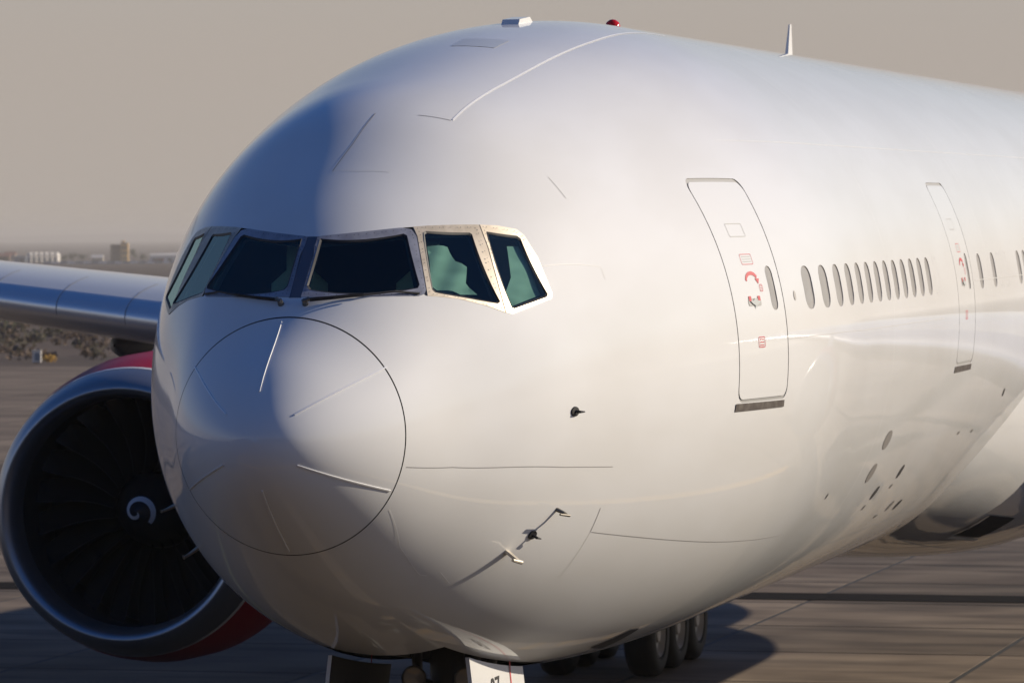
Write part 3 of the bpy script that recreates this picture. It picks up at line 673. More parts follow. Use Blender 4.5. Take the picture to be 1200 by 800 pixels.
# ---- wings
def airfoil(n=22):
    up = []; lo = []
    for k in range(n + 1):
        x = (1 - math.cos(math.pi * k / n)) / 2
        t = 5 * 0.112 * (0.2969 * math.sqrt(x) - 0.1260 * x - 0.3516 * x * x + 0.2843 * x ** 3 - 0.1036 * x ** 4)
        cm = 0.012 * math.sin(math.pi * x); up.append((x, cm + t)); lo.append((x, cm - t))
    return up[::-1] + lo[1:]
AF = airfoil()
def wing(side):
    st = [2.2, 3.1, 6, 8, 9, 10, 11, 12, 13, 14, 16, 19, 23, 27, 31, 32.4]
    lev = lambda s: 24.0 + 0.675 * (s - 3.1)
    ch = lambda s: np.interp(s, [2, 10, 32.4], [13.6, 9.2, 2.2])
    zl = lambda s: -0.38 + 0.085 * (s - 10.4)
    w = bpy.data.objects.new('wing', None); COL.objects.link(w); w.parent = plane
    n = len(AF)
    def sect(s, idx):
        c = ch(s); tw = rad(2.5 - 0.10 * s); o = []
        for i in idx:
            x, z = AF[i]; x *= c; z *= c; o.append((side * s, lev(s) + x * math.cos(tw) + z * math.sin(tw), zl(s) - x * math.sin(tw) + z * math.cos(tw)))
        return o
    half_ = len(AF) // 2
    slat = list(range(half_ - 3, half_ + 5)); upper = list(range(0, half_ - 2)); lower = list(range(half_ + 4, n))
    def strip_(name, idx, m):
        v = []
        for s in st: v += sect(s, idx)
        k = len(idx); f = [(i * k + j, i * k + j + 1, (i + 1) * k + j + 1, (i + 1) * k + j) for i in range(len(st) - 1) for j in range(k - 1)]
        o = mesh(name, v, f, w, m, True); return o
    strip_('leading_edge_slat', slat, slat_m); strip_('upper_skin', upper, wing_m); strip_('lower_skin', lower, wing_m)
    b = MB(); cy_ = [(0, 0.02), (0.25, 0.16), (0.8, 0.27), (1.8, 0.34), (3.2, 0.34), (4.8, 0.25), (6.4, 0.08), (6.9, 0.01)]
    b.lathe([(q, r_) for q, r_ in cy_], 'Y', 18, 0, (side * 12.45, 32.6, -0.80)); b.build('flap_fairing', mat('fairing_grey', (0.30, 0.30, 0.30), 0.5), w, True)
    # slat joints
    for s in (11.2, 12.6, 14.0, 15.6):
        ji = list(range(half_ - 6, half_ + 3)); a = sect(s, ji); b_ = sect(s + 0.015, ji); v = [Vector(p) + Vector((0, -0.004, 0.004)) for p in a + b_]
        mesh('slat_joint', v, [(i, i + 1, 10 + i, 9 + i) for i in range(8)], w, seam_grey)
    return w
for s in (-1, 1): wing(s)

# ---- engines
def engine(side):
    ex, ey, ez = side * 9.82, 25.2, -2.88
    e = bpy.data.objects.new('engine', None); COL.objects.link(e); e.parent = plane; e.location = (ex, ey, ez)
    e['label'] = 'red engine nacelle with bare metal intake lip' 
    L = MB()
    lip = [(0.50, 1.975), (0.40, 1.95), (0.27, 1.91), (0.14, 1.855), (0.05, 1.795), (0.0, 1.735), (0.0, 1.70), (0.04, 1.655), (0.12, 1.615), (0.26, 1.585), (0.45, 1.572)]
    L.lathe(lip, 'Y', 96); L.build('inlet_lip', lip_m, e, True)
    b = MB(); b.lathe([(0.445, 1.571), (0.8, 1.58), (1.25, 1.63), (1.55, 1.645), (2.2, 1.60)], 'Y', 72); b.build('inlet_duct', duct_m, e, True)
    b = MB(); b.lathe([(0.495, 1.977), (0.56, 1.994)], 'Y', 96); b.build('white_band', white, e, True)
    b = MB(); b.lathe([(0.555, 1.992), (0.9, 2.075), (1.5, 2.16), (2.3, 2.18), (3.4, 2.05), (4.3, 1.76), (5.0, 1.58), (5.02, 1.50), (4.3, 1.5)], 'Y', 96); b.build('cowl', red, e, True)
    b = MB(); b.lathe([(4.0, 1.1), (5.0, 1.05), (6.0, 0.86), (6.9, 0.66), (6.9, 0.5), (7.5, 0.3), (8.0, 0.02)], 'Y', 40); b.build('core_nozzle', mat('nozzle_metal', (0.25, 0.22, 0.2), 0.4, 0.8), e, True)
    b = MB(); b.lathe([(1.75, 1.64), (1.76, 0.4)], 'Y', 48); b.build('fan_backing', dark_m, e)
    sp = [(0.60, 0.004), (0.63, 0.06), (0.72, 0.15), (0.90, 0.28), (1.10, 0.40), (1.30, 0.50), (1.75, 0.58)]
    b = MB(); b.lathe(sp, 'Y', 48); b.build('spinner', mat('spinner_black', (0.02, 0.02, 0.024), 0.3), e, True)
    # painted comma on the spinner: hooked tail, curl towards the tip
    pr = np.array(sp); v = []; f = []; K = 34
    for k in range(K):
        u = k / (K - 1); ang = rad(-50 + 390 * u); r = 0.185 * (1 - u) ** 0.75 + 0.035
        w_ = 0.045 + 0.02 * math.sin(math.pi * min(1, u * 1.1)) if u < 0.85 else 0.04
        w_ *= min(1, (1 - u) * 6 + 0.35)
        for dr in (-w_ / 2, w_ / 2):
            rr = max(r + dr, 0.01); y = float(np.interp(rr, pr[:, 1], pr[:, 0])) - 0.008
            v.append((rr * math.cos(ang), y, rr * math.sin(ang)))
    f = [(2 * i, 2 * i + 1, 2 * i + 3, 2 * i + 2) for i in range(K - 1)]
    mesh('spiral_mark', v, f, e, mat('spiral_white', (0.75, 0.77, 0.82), 0.4))
    # one fan blade, copied round the hub
    v = []; f = []; nr, nc = 9, 4
    for i in range(nr):
        u = i / (nr - 1); r = 0.50 + (1.625 - 0.50) * u; stg = rad(22 + 40 * u); chd = 0.30 + 0.26 * math.sin(math.pi * (0.25 + 0.6 * u)); sw = 0.10 * math.sin(u * math.pi * 1.3) - 0.16 * u * u
        for j in range(nc):
            c = (j / (nc - 1) - 0.5) * chd; tx = c * math.sin(stg) + 0.10 * math.sin(math.pi * u) + 0.03 * math.cos(math.pi * j / (nc - 1)); ty = c * math.cos(stg) + sw
            an = tx / r; v.append((r * math.sin(an), 1.36 + ty, r * math.cos(an)))
    mi = []
    for i in range(nr - 1):
        for j in range(nc - 1): f.append((i * nc + j, i * nc + j + 1, (i + 1) * nc + j + 1, (i + 1) * nc + j)); mi.append(0)
    o = len(v)
    for i in range(nr):
        p = Vector(v[i * nc]); v.append(tuple(p + Vector((0, -0.012, 0)))); v.append(tuple(p + (Vector(v[i * nc + 1]) - p) * 0.16 + Vector((0, -0.006, 0))))
    for i in range(nr - 1): f.append((o + 2 * i, o + 2 * i + 1, o + 2 * i + 3, o + 2 * i + 2)); mi.append(1)
    b0 = mesh('fan_blade', v, f, e, [fan_m, fan_edge], True, None, mi)
    for k in range(1, 22):
        c = b0.copy(); COL.objects.link(c); c.parent = e; c.rotation_euler = (0, 2 * math.pi * k / 22, 0)
    # pylon up to the wing
    b = MB(); pw = 0.28
    b.add([(x, y, z) for x in (-pw, pw) for y, z in ((1.6, 1.9), (4.2, 2.95), (8.5, 2.9), (8.5, 1.2), (3.0, 1.6))], [(0, 1, 2, 3, 4), (9, 8, 7, 6, 5), (0, 5, 6, 1), (1, 6, 7, 2), (2, 7, 8, 3), (3, 8, 9, 4), (4, 9, 5, 0)])
    b.build('pylon', wing_m, e)
for s in (-1, 1): engine(s)

# ---- landing gear
def ground_z(y): return -(ZC + y * math.tan(PITCH)) / math.cos(PITCH)
def wheel(parent, c, r, w, name='wheel'):
    b = MB(); h = w / 2
    b.lathe([(-h * 0.75, r * 0.55), (-h * 0.95, r * 0.62), (-h, r * 0.80), (-h * 0.82, r * 0.94), (-h * 0.5, r), (0, r * 1.005), (h * 0.5, r), (h * 0.82, r * 0.94), (h, r * 0.80), (h * 0.95, r * 0.62), (h * 0.75, r * 0.55)], 'X', 36, 0, c)
    b.lathe([(-h * 0.75, r * 0.56), (-h * 0.9, r * 0.53), (-h * 0.55, r * 0.44), (-h * 0.45, r * 0.25), (-h * 0.8, r * 0.18), (-h * 0.8, 0.01)], 'X', 36, 1, c)
    b.lathe([(h * 0.75, r * 0.56), (h * 0.9, r * 0.53), (h * 0.55, r * 0.44), (h * 0.45, r * 0.25), (h * 0.8, r * 0.18), (h * 0.8, 0.01)], 'X', 36, 1, c)
    o = b.build(name, [tyre_m, rim_m], parent); return auto_smooth(o, 40)
for s in (-1, 1):
    g = bpy.data.objects.new('main_gear', None); COL.objects.link(g); g.parent = plane
    yc = 37.0
    for k in (-1, 0, 1):
        for d in (-0.70, 0.70): wheel(g, (s * 5.49 + d, yc + 1.46 * k, ground_z(yc + 1.46 * k) + 0.66), 0.665, 0.50)
    zz = ground_z(yc) + 0.66
    b = MB(); b.tube([(s * 5.49, yc - 1.6, zz), (s * 5.49, yc + 1.6, zz)], 0.16, 10)
    for k in (-1, 0, 1): b.tube([(s * 5.49 - 0.5, yc + 1.46 * k, zz), (s * 5.49 + 0.5, yc + 1.46 * k, zz)], 0.10, 8)
    b.build('truck_beam', strut_m, g, False)
    b = MB(); b.tube([(s * 5.49, yc, zz), (s * 5.6, yc, -1.2)], [0.2, 0.28], 14); b.build('strut', strut_m, g, True)
    b = MB(); b.box((s * 6.45, yc, -2.7), (0.06, 1.9, 2.4)); b.build('gear_door', white, g)
# nose gear
g = bpy.data.objects.new('nose_gear', None); COL.objects.link(g); g.parent = plane
zg = ground_z(5.9)
for d in (-0.36, 0.36): wheel(g, (d, 5.9, zg + 0.54), 0.54, 0.40)
b = MB(); b.tube([(0, 5.9, zg + 0.54), (0, 5.85, -3.6), (0, 5.7, -2.2)], [0.09, 0.15, 0.17], 14); b.tube([(-0.5, 5.9, zg + 0.54), (0.5, 5.9, zg + 0.54)], 0.08, 8); b.build('strut', strut_m, g, True)
b = MB(); b.tube([(0.0, 5.95, -3.9), (0.0, 6.8, -2.6)], 0.09, 8); b.tube([(-0.28, 5.8, -3.3), (-0.42, 6.2, -2.4)], 0.05, 8); b.tube([(0.28, 5.8, -3.3), (0.42, 6.2, -2.4)], 0.05, 8); b.build('drag_brace', strut_m, g, True)
b = MB(); b.tube([(-0.14, 5.72, -3.35), (-0.14, 5.72, -4.2)], 0.045, 8); b.tube([(-0.30, 5.6, -2.9), (-0.17, 5.65, -3.9)], 0.05, 8); b.build('steering_link', mat('link_pale', (0.22, 0.20, 0.17), 0.5), g, True)
for x, z in ((-0.20, -2.945), (0.285, -2.95)):
    b = MB(); b.lathe([(0.14, 0.02), (0.10, 0.09), (0.0, 0.115), (-0.015, 0.115), (-0.01, 0.095)], 'Y', 20, 0, (x, 5.35, z)); lmp = b.build('taxi_lamp', probe_m, g, True)
    b = MB(); b.lathe([(-0.005, 0.098), (0.0, 0.05), (0.002, 0.001)], 'Y', 20, 0, (x, 5.35, z)); b.build('lens', lamp_m, g, True)
    b = MB(); b.tube([(x, 5.42, z), (x * 0.6, 5.75, z - 0.1)], 0.03, 6); b.build('lamp_bracket', strut_m, g)
# wheel well box
wl_ = [(H(y, t)[0]) for y, t in WELL]
b = MB(); top = -1.5
b.add([tuple(p) for p in wl_] + [(p.x, p.y, top) for p in wl_], [(0, 1, 5, 4), (1, 2, 6, 5), (2, 3, 7, 6), (3, 0, 4, 7), (4, 5, 6, 7)])
b.build('nose_wheel_well', well_m, plane)
def gear_door(side):
    v = []; f = []; ny_, nz_ = 10, 8
    for i in range(ny_):
        y = 4.12 + (6.02 - 4.12) * i / (ny_ - 1)
        zb0 = float(sec(y)[1]) + 0.055
        for j in range(nz_):
            u = j / (nz_ - 1); v.append((side * (0.635 + (0.10 if side > 0 else 0.12) * u ** 0.8), y + (0.03 * u if i == 0 else 0), zb0 - 0.01 - 1.35 * u))
    n = len(v); v += [(x - side * 0.035, y, z) for x, y, z in v]
    for i in range(ny_ - 1):
        for j in range(nz_ - 1):
            q = (i * nz_ + j, i * nz_ + j + 1, (i + 1) * nz_ + j + 1, (i + 1) * nz_ + j); f.append(q); f.append(tuple(n + k for k in q[::-1]))
    rim = [i * nz_ for i in range(ny_)] + [(ny_ - 1) * nz_ + j for j in range(1, nz_)] + [i * nz_ + nz_ - 1 for i in range(ny_ - 2, -1, -1)] + [j for j in range(nz_ - 2, 0, -1)]
    for a, c in zip(rim, rim[1:] + rim[:1]): f.append((a, c, n + c, n + a))
    b = MB(); b.add(v, f); b.mi = [1 if all(k >= n for k in q) else 0 for q in f]; d = auto_smooth(b.build('nose_gear_door', [white, well_m], plane), 40)  # inner faces dark: shade of the gear bay put into the colour
    def onx(z, y): u = max(0, min(1, (float(sec(y)[1]) + 0.045 - z) / 1.35)); return side * (0.635 + 0.10 * u ** 0.8 + 0.004)
    zt_ = -2.78
    st_ = []
    for k in range(8):
        z = -2.72 - 1.2 * k / 7
        for y in (5.50, 5.535): st_.append((onx(z, y), y, z))
    mesh('red_stripe', st_, [(2 * i, 2 * i + 1, 2 * i + 3, 2 * i + 2) for i in range(7)], d, mark_red)
    if side > 0:
        cu = bpy.data.curves.new('number', 'FONT'); cu.body = '07'; cu.size = 0.30; cu.align_x = 'CENTER'; cu.align_y = 'TOP'; cu.resolution_u = 4
        t_ = bpy.data.objects.new('tmp', cu); COL.objects.link(t_); me = bpy.data.meshes.new_from_object(t_); bpy.data.objects.remove(t_)
        for w in me.vertices:
            y = 4.93 + w.co.x * 1.15; z = -2.845 + w.co.y * 1.0; w.co = (onx(z, y) + 0.002, y, z)
        link('door_number', me, d, mark_black)
    return d
for s in (1, -1): gear_door(s)

# ------------------------------------------------------------------ ground
def ground_mat(name, c1, c2, c3, scale, slab=0):
    m = mat(name, c1, 0.85, 0, 0.25); n, l, b = nodes(m)
    g = n.new('ShaderNodeNewGeometry'); mp = n.new('ShaderNodeMapping'); l.new(g.outputs['Position'], mp.inputs[0])
    z1 = n.new('ShaderNodeTexNoise'); z1.inputs['Scale'].default_value = scale; z1.inputs['Detail'].default_value = 6; l.new(mp.outputs[0], z1.inputs['Vector'])
    r1 = n.new('ShaderNodeValToRGB'); r1.color_ramp.elements[0].position = 0.35; r1.color_ramp.elements[1].position = 0.68
    r1.color_ramp.elements[0].color = (*c1, 1); r1.color_ramp.elements[1].color = (*c2, 1); l.new(z1.outputs['Fac'], r1.inputs[0])
    mp2 = n.new('ShaderNodeMapping'); mp2.inputs['Scale'].default_value = (0.35, 1.3, 1); mp2.inputs['Rotation'].default_value = (0, 0, 0.25); l.new(g.outputs['Position'], mp2.inputs[0])
    z2 = n.new('ShaderNodeTexNoise'); z2.inputs['Scale'].default_value = scale * 2.3; z2.inputs['Detail'].default_value = 5; l.new(mp2.outputs[0], z2.inputs['Vector'])
    r2 = n.new('ShaderNodeValToRGB'); r2.color_ramp.elements[0].position = 0.45; r2.color_ramp.elements[1].position = 0.72
    l.new(z2.outputs['Fac'], r2.inputs[0])
    mx = n.new('ShaderNodeMix'); mx.data_type = 'RGBA'; l.new(r2.outputs[0], mx.inputs['Factor']); l.new(r1.outputs[0], mx.inputs['A']); mx.inputs['B'].default_value = (*c3, 1)
    out = mx.outputs['Result']
    if slab:
        br = n.new('ShaderNodeTexBrick'); br.offset = 0; br.squash = 1; br.inputs['Scale'].default_value = 1; br.inputs['Mortar Size'].default_value = 0.06; br.inputs['Brick Width'].default_value = slab; br.inputs['Row Height'].default_value = slab
        br.inputs['Color1'].default_value = (1, 1, 1, 1); br.inputs['Color2'].default_value = (0.8, 0.8, 0.8, 1); br.inputs['Mortar'].default_value = (0.25, 0.24, 0.23, 1)
        l.new(g.outputs['Position'], br.inputs['Vector'])
        m2 = n.new('ShaderNodeMix'); m2.data_type = 'RGBA'; m2.blend_type = 'MULTIPLY'; m2.inputs['Factor'].default_value = 1; l.new(out, m2.inputs['A']); l.new(br.outputs['Color'], m2.inputs['B']); out = m2.outputs['Result']
    if slab == 0 and name == 'concrete_slab':
        oi = n.new('ShaderNodeObjectInfo'); mr_ = n.new('ShaderNodeMapRange'); l.new(oi.outputs['Random'], mr_.inputs['Value']); mr_.inputs['To Min'].default_value = 0.62; mr_.inputs['To Max'].default_value = 1.25
        m2 = n.new('ShaderNodeMix'); m2.data_type = 'RGBA'; m2.blend_type = 'MULTIPLY'; m2.inputs['Factor'].default_value = 1; l.new(out, m2.inputs['A'])
        cb = n.new('ShaderNodeCombineColor'); [l.new(mr_.outputs[0], cb.inputs[k]) for k in range(3)]; l.new(cb.outputs[0], m2.inputs['B']); out = m2.outputs['Result']
    l.new(out, b.inputs['Base Color'])
    return m
SL = 5.0
slab_m = ground_mat('concrete_slab', (0.13, 0.098, 0.072), (0.235, 0.185, 0.138), (0.07, 0.053, 0.041), 0.35)
apron_m = ground_mat('apron_concrete', (0.17, 0.13, 0.098), (0.26, 0.205, 0.155), (0.12, 0.092, 0.07), 0.12, SL)
earth_m = ground_mat('desert_earth', (0.085, 0.062, 0.046), (0.135, 0.10, 0.075), (0.055, 0.043, 0.033), 0.012)
bounce_cut_m = ground_mat('bounce_cut_dark', (0.032, 0.025, 0.019), (0.055, 0.043, 0.033), (0.022, 0.017, 0.013), 0.25)
tar_m = mat('joint_tar', (0.03, 0.028, 0.027), 0.8)
yellow_m = mat('yellow_line_paint', (0.4, 0.25, 0.05), 0.6); noise_mix(yellow_m, 1.2, (0.15, 0.12, 0.09), (0.38, 0.22, 0.05), 0.50, 0.72, 6)
white_line = mat('white_line_paint', (0.6, 0.58, 0.55), 0.6)
def sheet(name, x0, x1, y0, y1, z, m):
    return mesh(name, [(x0, y0, z), (x1, y0, z), (x1, y1, z), (x0, y1, z)], [(0, 1, 2, 3)], None, m)
prof = [(-3000, -0.25), (255, -0.25), (600, -1.8), (1500, -5.0), (3000, -10.0), (30000, -10.0)]
gnd = mesh('ground', [(x, y, z) for y, z in prof for x in (-16000, 16000)], [(2 * i, 2 * i + 1, 2 * i + 3, 2 * i + 2) for i in range(5)], None, earth_m); gnd['kind'] = 'structure'; gnd['label'] = 'flat brown desert plain running out to the horizon'
ap = sheet('apron', -300, 260, -120, 200, -0.06, apron_m); ap['kind'] = 'structure'; ap['label'] = 'concrete apron under and around the airliner'
X0, X1, Y0, Y1 = -13, 5, 5, 21
stand = sheet('bounce_cut_ground', -200, 8.0, -118, 5 * SL - 0.1, -0.02, bounce_cut_m); stand['kind'] = 'structure'; stand['label'] = 'dark ground sheet added under the nose to cut bounce light'  # dark sheet added ahead of the nose to keep ground bounce low
tar = sheet('joint_filler', X0 * SL, X1 * SL, Y0 * SL, Y1 * SL, -0.006, tar_m); tar.parent = ap
g_ = 0.05; h_ = SL / 2 - g_
bv = 0.003
sv = [(-h_, -h_, -0.05), (h_, -h_, -0.05), (h_, h_, -0.05), (-h_, h_, -0.05), (-h_, -h_, -bv), (h_, -h_, -bv), (h_, h_, -bv), (-h_, h_, -bv), (-h_ + bv, -h_ + bv, 0), (h_ - bv, -h_ + bv, 0), (h_ - bv, h_ - bv, 0), (-h_ + bv, h_ - bv, 0)]
sf = [(0, 1, 5, 4), (1, 2, 6, 5), (2, 3, 7, 6), (3, 0, 4, 7), (4, 5, 9, 8), (5, 6, 10, 9), (6, 7, 11, 10), (7, 4, 8, 11), (8, 9, 10, 11)]
s0 = None
for i in range(X0, X1):
    for j in range(Y0, Y1):
        if s0 is None: s0 = mesh('slab', sv, sf, ap, slab_m); o = s0
        else: o = bpy.data.objects.new('slab', s0.data); COL.objects.link(o); o.parent = ap
        o.location = ((i + 0.5) * SL, (j + 0.5) * SL, random.uniform(-0.001, 0.001))
def painted(name, path, width, m, z=0.008, label=None):
    v = []; n = len(path)
    for i in range(n):
        a = Vector(path[max(i - 1, 0)]); b_ = Vector(path[min(i + 1, n - 1)]); d = (b_ - a).normalized(); s = Vector((-d.y, d.x)); p = Vector(path[i])
        v += [(*(p - s * width / 2), z), (*(p + s * width / 2), z)]
    o = mesh(name, v, [(2 * i, 2 * i + 1, 2 * i + 3, 2 * i + 2) for i in range(n - 1)], None, m); o['kind'] = 'structure'
    if label: o['label'] = label
    return o
painted('stand_centre_line', [(0, -7), (0, 12), (0, 30)], 0.5, yellow_m, label='yellow stand centre line under the airliner')
bright_y = mat('fresh_yellow_paint', (0.62, 0.33, 0.02), 0.6); noise_mix(bright_y, 2.5, (0.40, 0.22, 0.03), (0.66, 0.36, 0.02), 0.35, 0.55, 5)
painted('stand_edge_line', [(-7.5, -14 + 4 * k) for k in range(10)], 0.45, bright_y, 0.012, label='yellow stand edge line left of the nose, mirrored in the belly')
painted('stand_edge_line', [(8.5, -14 + 4 * k) for k in range(11)], 0.45, bright_y, 0.012, label='yellow stand edge line right of the nose, mirrored in the belly')
painted('stop_bar_line', [(-7.2, -3.0), (8.2, -3.0)], 0.4, bright_y, 0.016, label='yellow stop bar across the stand ahead of the nose')
painted('stand_turn_line', [(-4 + 9 * math.sin(a), 1 - 7 * math.cos(a)) for a in np.linspace(-1.2, 1.3, 24)], 0.3, bright_y, 0.020, label='curved yellow line swinging round under the nose')

# ------------------------------------------------------------------ far background
RIGHT = Vector((FW.y, -FW.x, 0)).normalized(); AHEAD = Vector((-RIGHT.y, RIGHT.x, 0))
def gz(y): return float(np.interp(y, [p[0] for p in prof], [p[1] for p in prof]))
def spot(px, dist):
    """ground point at a distance ahead of the camera and at a bearing (given as photo column)"""
    p = CAM + AHEAD * dist + RIGHT * ((px - 600) / 5413.1 * dist); return Vector((p.x, p.y, gz(p.y)))
FAC = Matrix((RIGHT, AHEAD, Vector((0, 0, 1)))).transposed()   # faces of far things square to the view
FZ = math.atan2(RIGHT.y, RIGHT.x)
def thing(name, label, cat, loc, group=None, rz=None):
    o = bpy.data.objects.new(name, None); COL.objects.link(o); o.location = loc; o.rotation_euler = (0, 0, FZ if rz is None else rz); tag(o, label, cat, group); return o
def part(name, par, m, *boxes):
    b = MB()
    for c, d in boxes: b.box(c, d)
    return b.build(name, m, par)
ochre = mat('ochre_wall', (0.70, 0.44, 0.16), 0.8); brown_w = mat('brown_wall', (0.13, 0.085, 0.06), 0.8); cream = mat('cream_wall', (0.55, 0.47, 0.36), 0.8)
pale = mat('pale_sheeting', (0.72, 0.68, 0.62), 0.6); bluegrey = mat('blue_grey_sheeting', (0.22, 0.25, 0.28), 0.6); rust = mat('rust_roof', (0.24, 0.10, 0.07), 0.8); darkw = mat('dark_window', (0.03, 0.03, 0.035), 0.4)
leaf_d = mat('dark_leaves', (0.045, 0.055, 0.03), 0.8); bark = mat('bark', (0.10, 0.075, 0.055), 0.9)
D0 = 3000
# tower block
t = thing('tower_block', 'tall ochre block with a dark brown left wing, highest on the skyline', 'building', spot(143, D0))
part('wall', t, ochre, ((2.2, 0, 6.1), (4.6, 6, 12.2))); part('wing_wall', t, brown_w, ((-3.6, 1, 5.7), (6.6, 6, 11.4))); part('roof', t, cream, ((2.2, 0, 12.4), (5.0, 6.4, 0.5)))
part('stair_head', t, ochre, ((1.2, 0, 13.2), (2.0, 3, 1.4)))
for k in range(3):
    for x in (1.1, 3.2): part('window', t, darkw, ((x, -3.05, 2.4 + 3.4 * k), (0.9, 0.12, 1.3)))
    part('window', t, darkw, ((-4.2, -2.05, 2.4 + 3.2 * k), (1.6, 0.12, 1.1)))
# row of pale arched sheds
for k in range(6):
    t = thing('arched_shed', '%s pale arched shed of the row on the left skyline' % ('leftmost', 'second from left', 'third from left', 'third from right', 'second from right', 'rightmost')[k], 'shed', spot(36 + 6.2 * k, D0 - 60 + 4 * k), 'row of arched sheds'); b = MB(); n = 9
    pr = [(1.45 * math.cos(a), 4.3 + 2.2 * math.sin(a)) for a in np.linspace(0, math.pi, n)] + [(-1.45, 0), (1.45, 0)]
    b.add([(x, y, z) for y in (-9, 9) for x, z in pr], [tuple(range(11)), tuple(range(21, 10, -1))] + [(i, (i + 1) % 11, 11 + (i + 1) % 11, 11 + i) for i in range(11)]); b.build('shell', pale, t)
    part('door', t, bluegrey, ((0, -9.05, 1.6), (1.7, 0.12, 3.2)))
t = thing('blue_store', 'low blue-grey store beside the arched sheds', 'building', spot(25, D0 - 40)); part('wall', t, bluegrey, ((0, 0, 2.0), (7, 8, 4.0))); part('roof', t, pale, ((0, 0, 4.15), (7.4, 8.4, 0.3))); part('door', t, darkw, ((1, -4.05, 1.2), (1.6, 0.12, 2.4)))
def gable(name, label, px, d, w, h, dep, mw, mr):
    t = thing(name, label, 'house', spot(px, d)); part('wall', t, mw, ((0, 0, h / 2), (w, dep, h)))
    b = MB(); x, y = w / 2 + 0.3, dep / 2 + 0.3; b.add([(-x, -y, h), (x, -y, h), (x, y, h), (-x, y, h), (-x, 0, h + 1.8), (x, 0, h + 1.8)], [(0, 1, 5, 4), (2, 3, 4, 5), (1, 2, 5), (3, 0, 4), (3, 2, 1, 0)]); b.build('roof', mr, t)
    for k in (-0.28, 0.0, 0.28): part('window', t, darkw, ((k * w, -dep / 2 - 0.04, h * 0.55), (0.9, 0.1, 1.1)))
gable('low_house', 'low house with rust red roof at the far left edge', 4, D0 - 20, 9, 4.2, 8, brown_w, rust)
gable('low_house', 'rust-roofed house half hidden left of the blue-grey store', 13, D0 + 60, 7, 5.2, 7, cream, rust)
gable('low_house', 'small cream house left of the ochre tower block', 115, D0 - 30, 7.4, 3.0, 6, cream, pale)
# long hall and lorry
t = thing('long_hall', 'long pale hall with low pitched roof right of the tower block', 'building', spot(198, D0 - 250), rz=FZ); part('wall', t, pale, ((0, 0, 2.2), (21, 12, 4.4)))
b = MB(); b.add([(-10.8, -6.3, 4.4), (10.8, -6.3, 4.4), (10.8, 6.3, 4.4), (-10.8, 6.3, 4.4), (-10.8, 0, 5.4), (10.8, 0, 6.0)], [(0, 1, 5, 4), (2, 3, 4, 5), (1, 2, 5), (3, 0, 4), (3, 2, 1, 0)]); b.build('roof', pale, t)
for k in range(4): part('door', t, brown_w, ((-8 + 4.6 * k, -6.05, 1.3), (2.4, 0.12, 2.6)))
t = thing('lorry', 'small dark red lorry in front of the long hall', 'lorry', spot(187, D0 - 300)); part('cargo_box', t, rust, ((0.8, 0, 1.75), (4.0, 2.2, 2.1))); part('cab', t, mat('cab_red', (0.2, 0.04, 0.035), 0.5), ((-2.0, 0, 1.35), (1.5, 2.1, 1.7))); part('windscreen', t, darkw, ((-2.77, 0, 1.75), (0.08, 1.8, 0.7))); part('chassis', t, brown_w, ((-0.1, 0, 0.62), (5.4, 1.2, 0.2)))
for x in (-2.0, 0.2, 2.0):
    for y in (-1, 1):
        b = MB(); b.lathe([(-0.15, 0.01), (-0.15, 0.45), (0.15, 0.45), (0.15, 0.01)], 'Y', 14, 0, (x, y * 0.95, 0.45)); b.build('wheel', tyre_m, t)
# kerb of barrier blocks along the far road
for k in range(17):
    w_ = 1 if k % 2 else 0; t = tag(MB().add([(x, y, z) for y in (-2.1, 2.1) for x, z in ((-0.5, 0), (0.5, 0), (0.42, 0.25), (0.18, 0.5), (0.15, 1.35), (-0.15, 1.35), (-0.18, 0.5), (-0.42, 0.25))], [tuple(range(8)), tuple(range(15, 7, -1))] + [(i, (i + 1) % 8, 8 + (i + 1) % 8, 8 + i) for i in range(8)]).build('barrier_block', pale if w_ else bluegrey),
        ('%s from the left of the pale barrier blocks along the far road' if w_ else '%s from the left of the dark grey barrier blocks along the far road') % ('first', 'second', 'third', 'fourth', 'fifth', 'sixth', 'seventh', 'eighth', 'ninth')[k // 2], 'barrier', 'pale barrier blocks' if w_ else 'dark barrier blocks')
    t.location = spot(56 + 9.3 * k, 2650); t.rotation_euler = (0, 0, FZ + math.pi / 2)
road = mesh('far_road', [tuple(spot(px, d) + Vector((0, 0, 0.05))) for px, d in ((-900, 2560), (2000, 2560), (2000, 2610), (-900, 2610))], [(0, 1, 2, 3)], None, mat('road_asphalt', (0.06, 0.055, 0.05), 0.8)); tag(road, 'straight dark road across the plain', None, None, 'structure')
def leaf_cloud(b, c, r, n, size, mi=0):
    for _ in range(n):
        d = Vector((random.gauss(0, 1), random.gauss(0, 1), random.gauss(0, 1))).normalized() * (random.random() ** 0.45); p = Vector(c) + Vector((d.x * r[0], d.y * r[1], d.z * r[2]))
        u = Vector((random.gauss(0, 1), random.gauss(0, 1), random.gauss(0, 1))).normalized(); w = u.orthogonal().normalized(); s = size * random.uniform(0.6, 1.4)
        b.add([p + u * s, p - u * s * 0.5 + w * s * 0.6, p - u * s * 0.5 - w * s * 0.6], [(0, 1, 2)], mi)
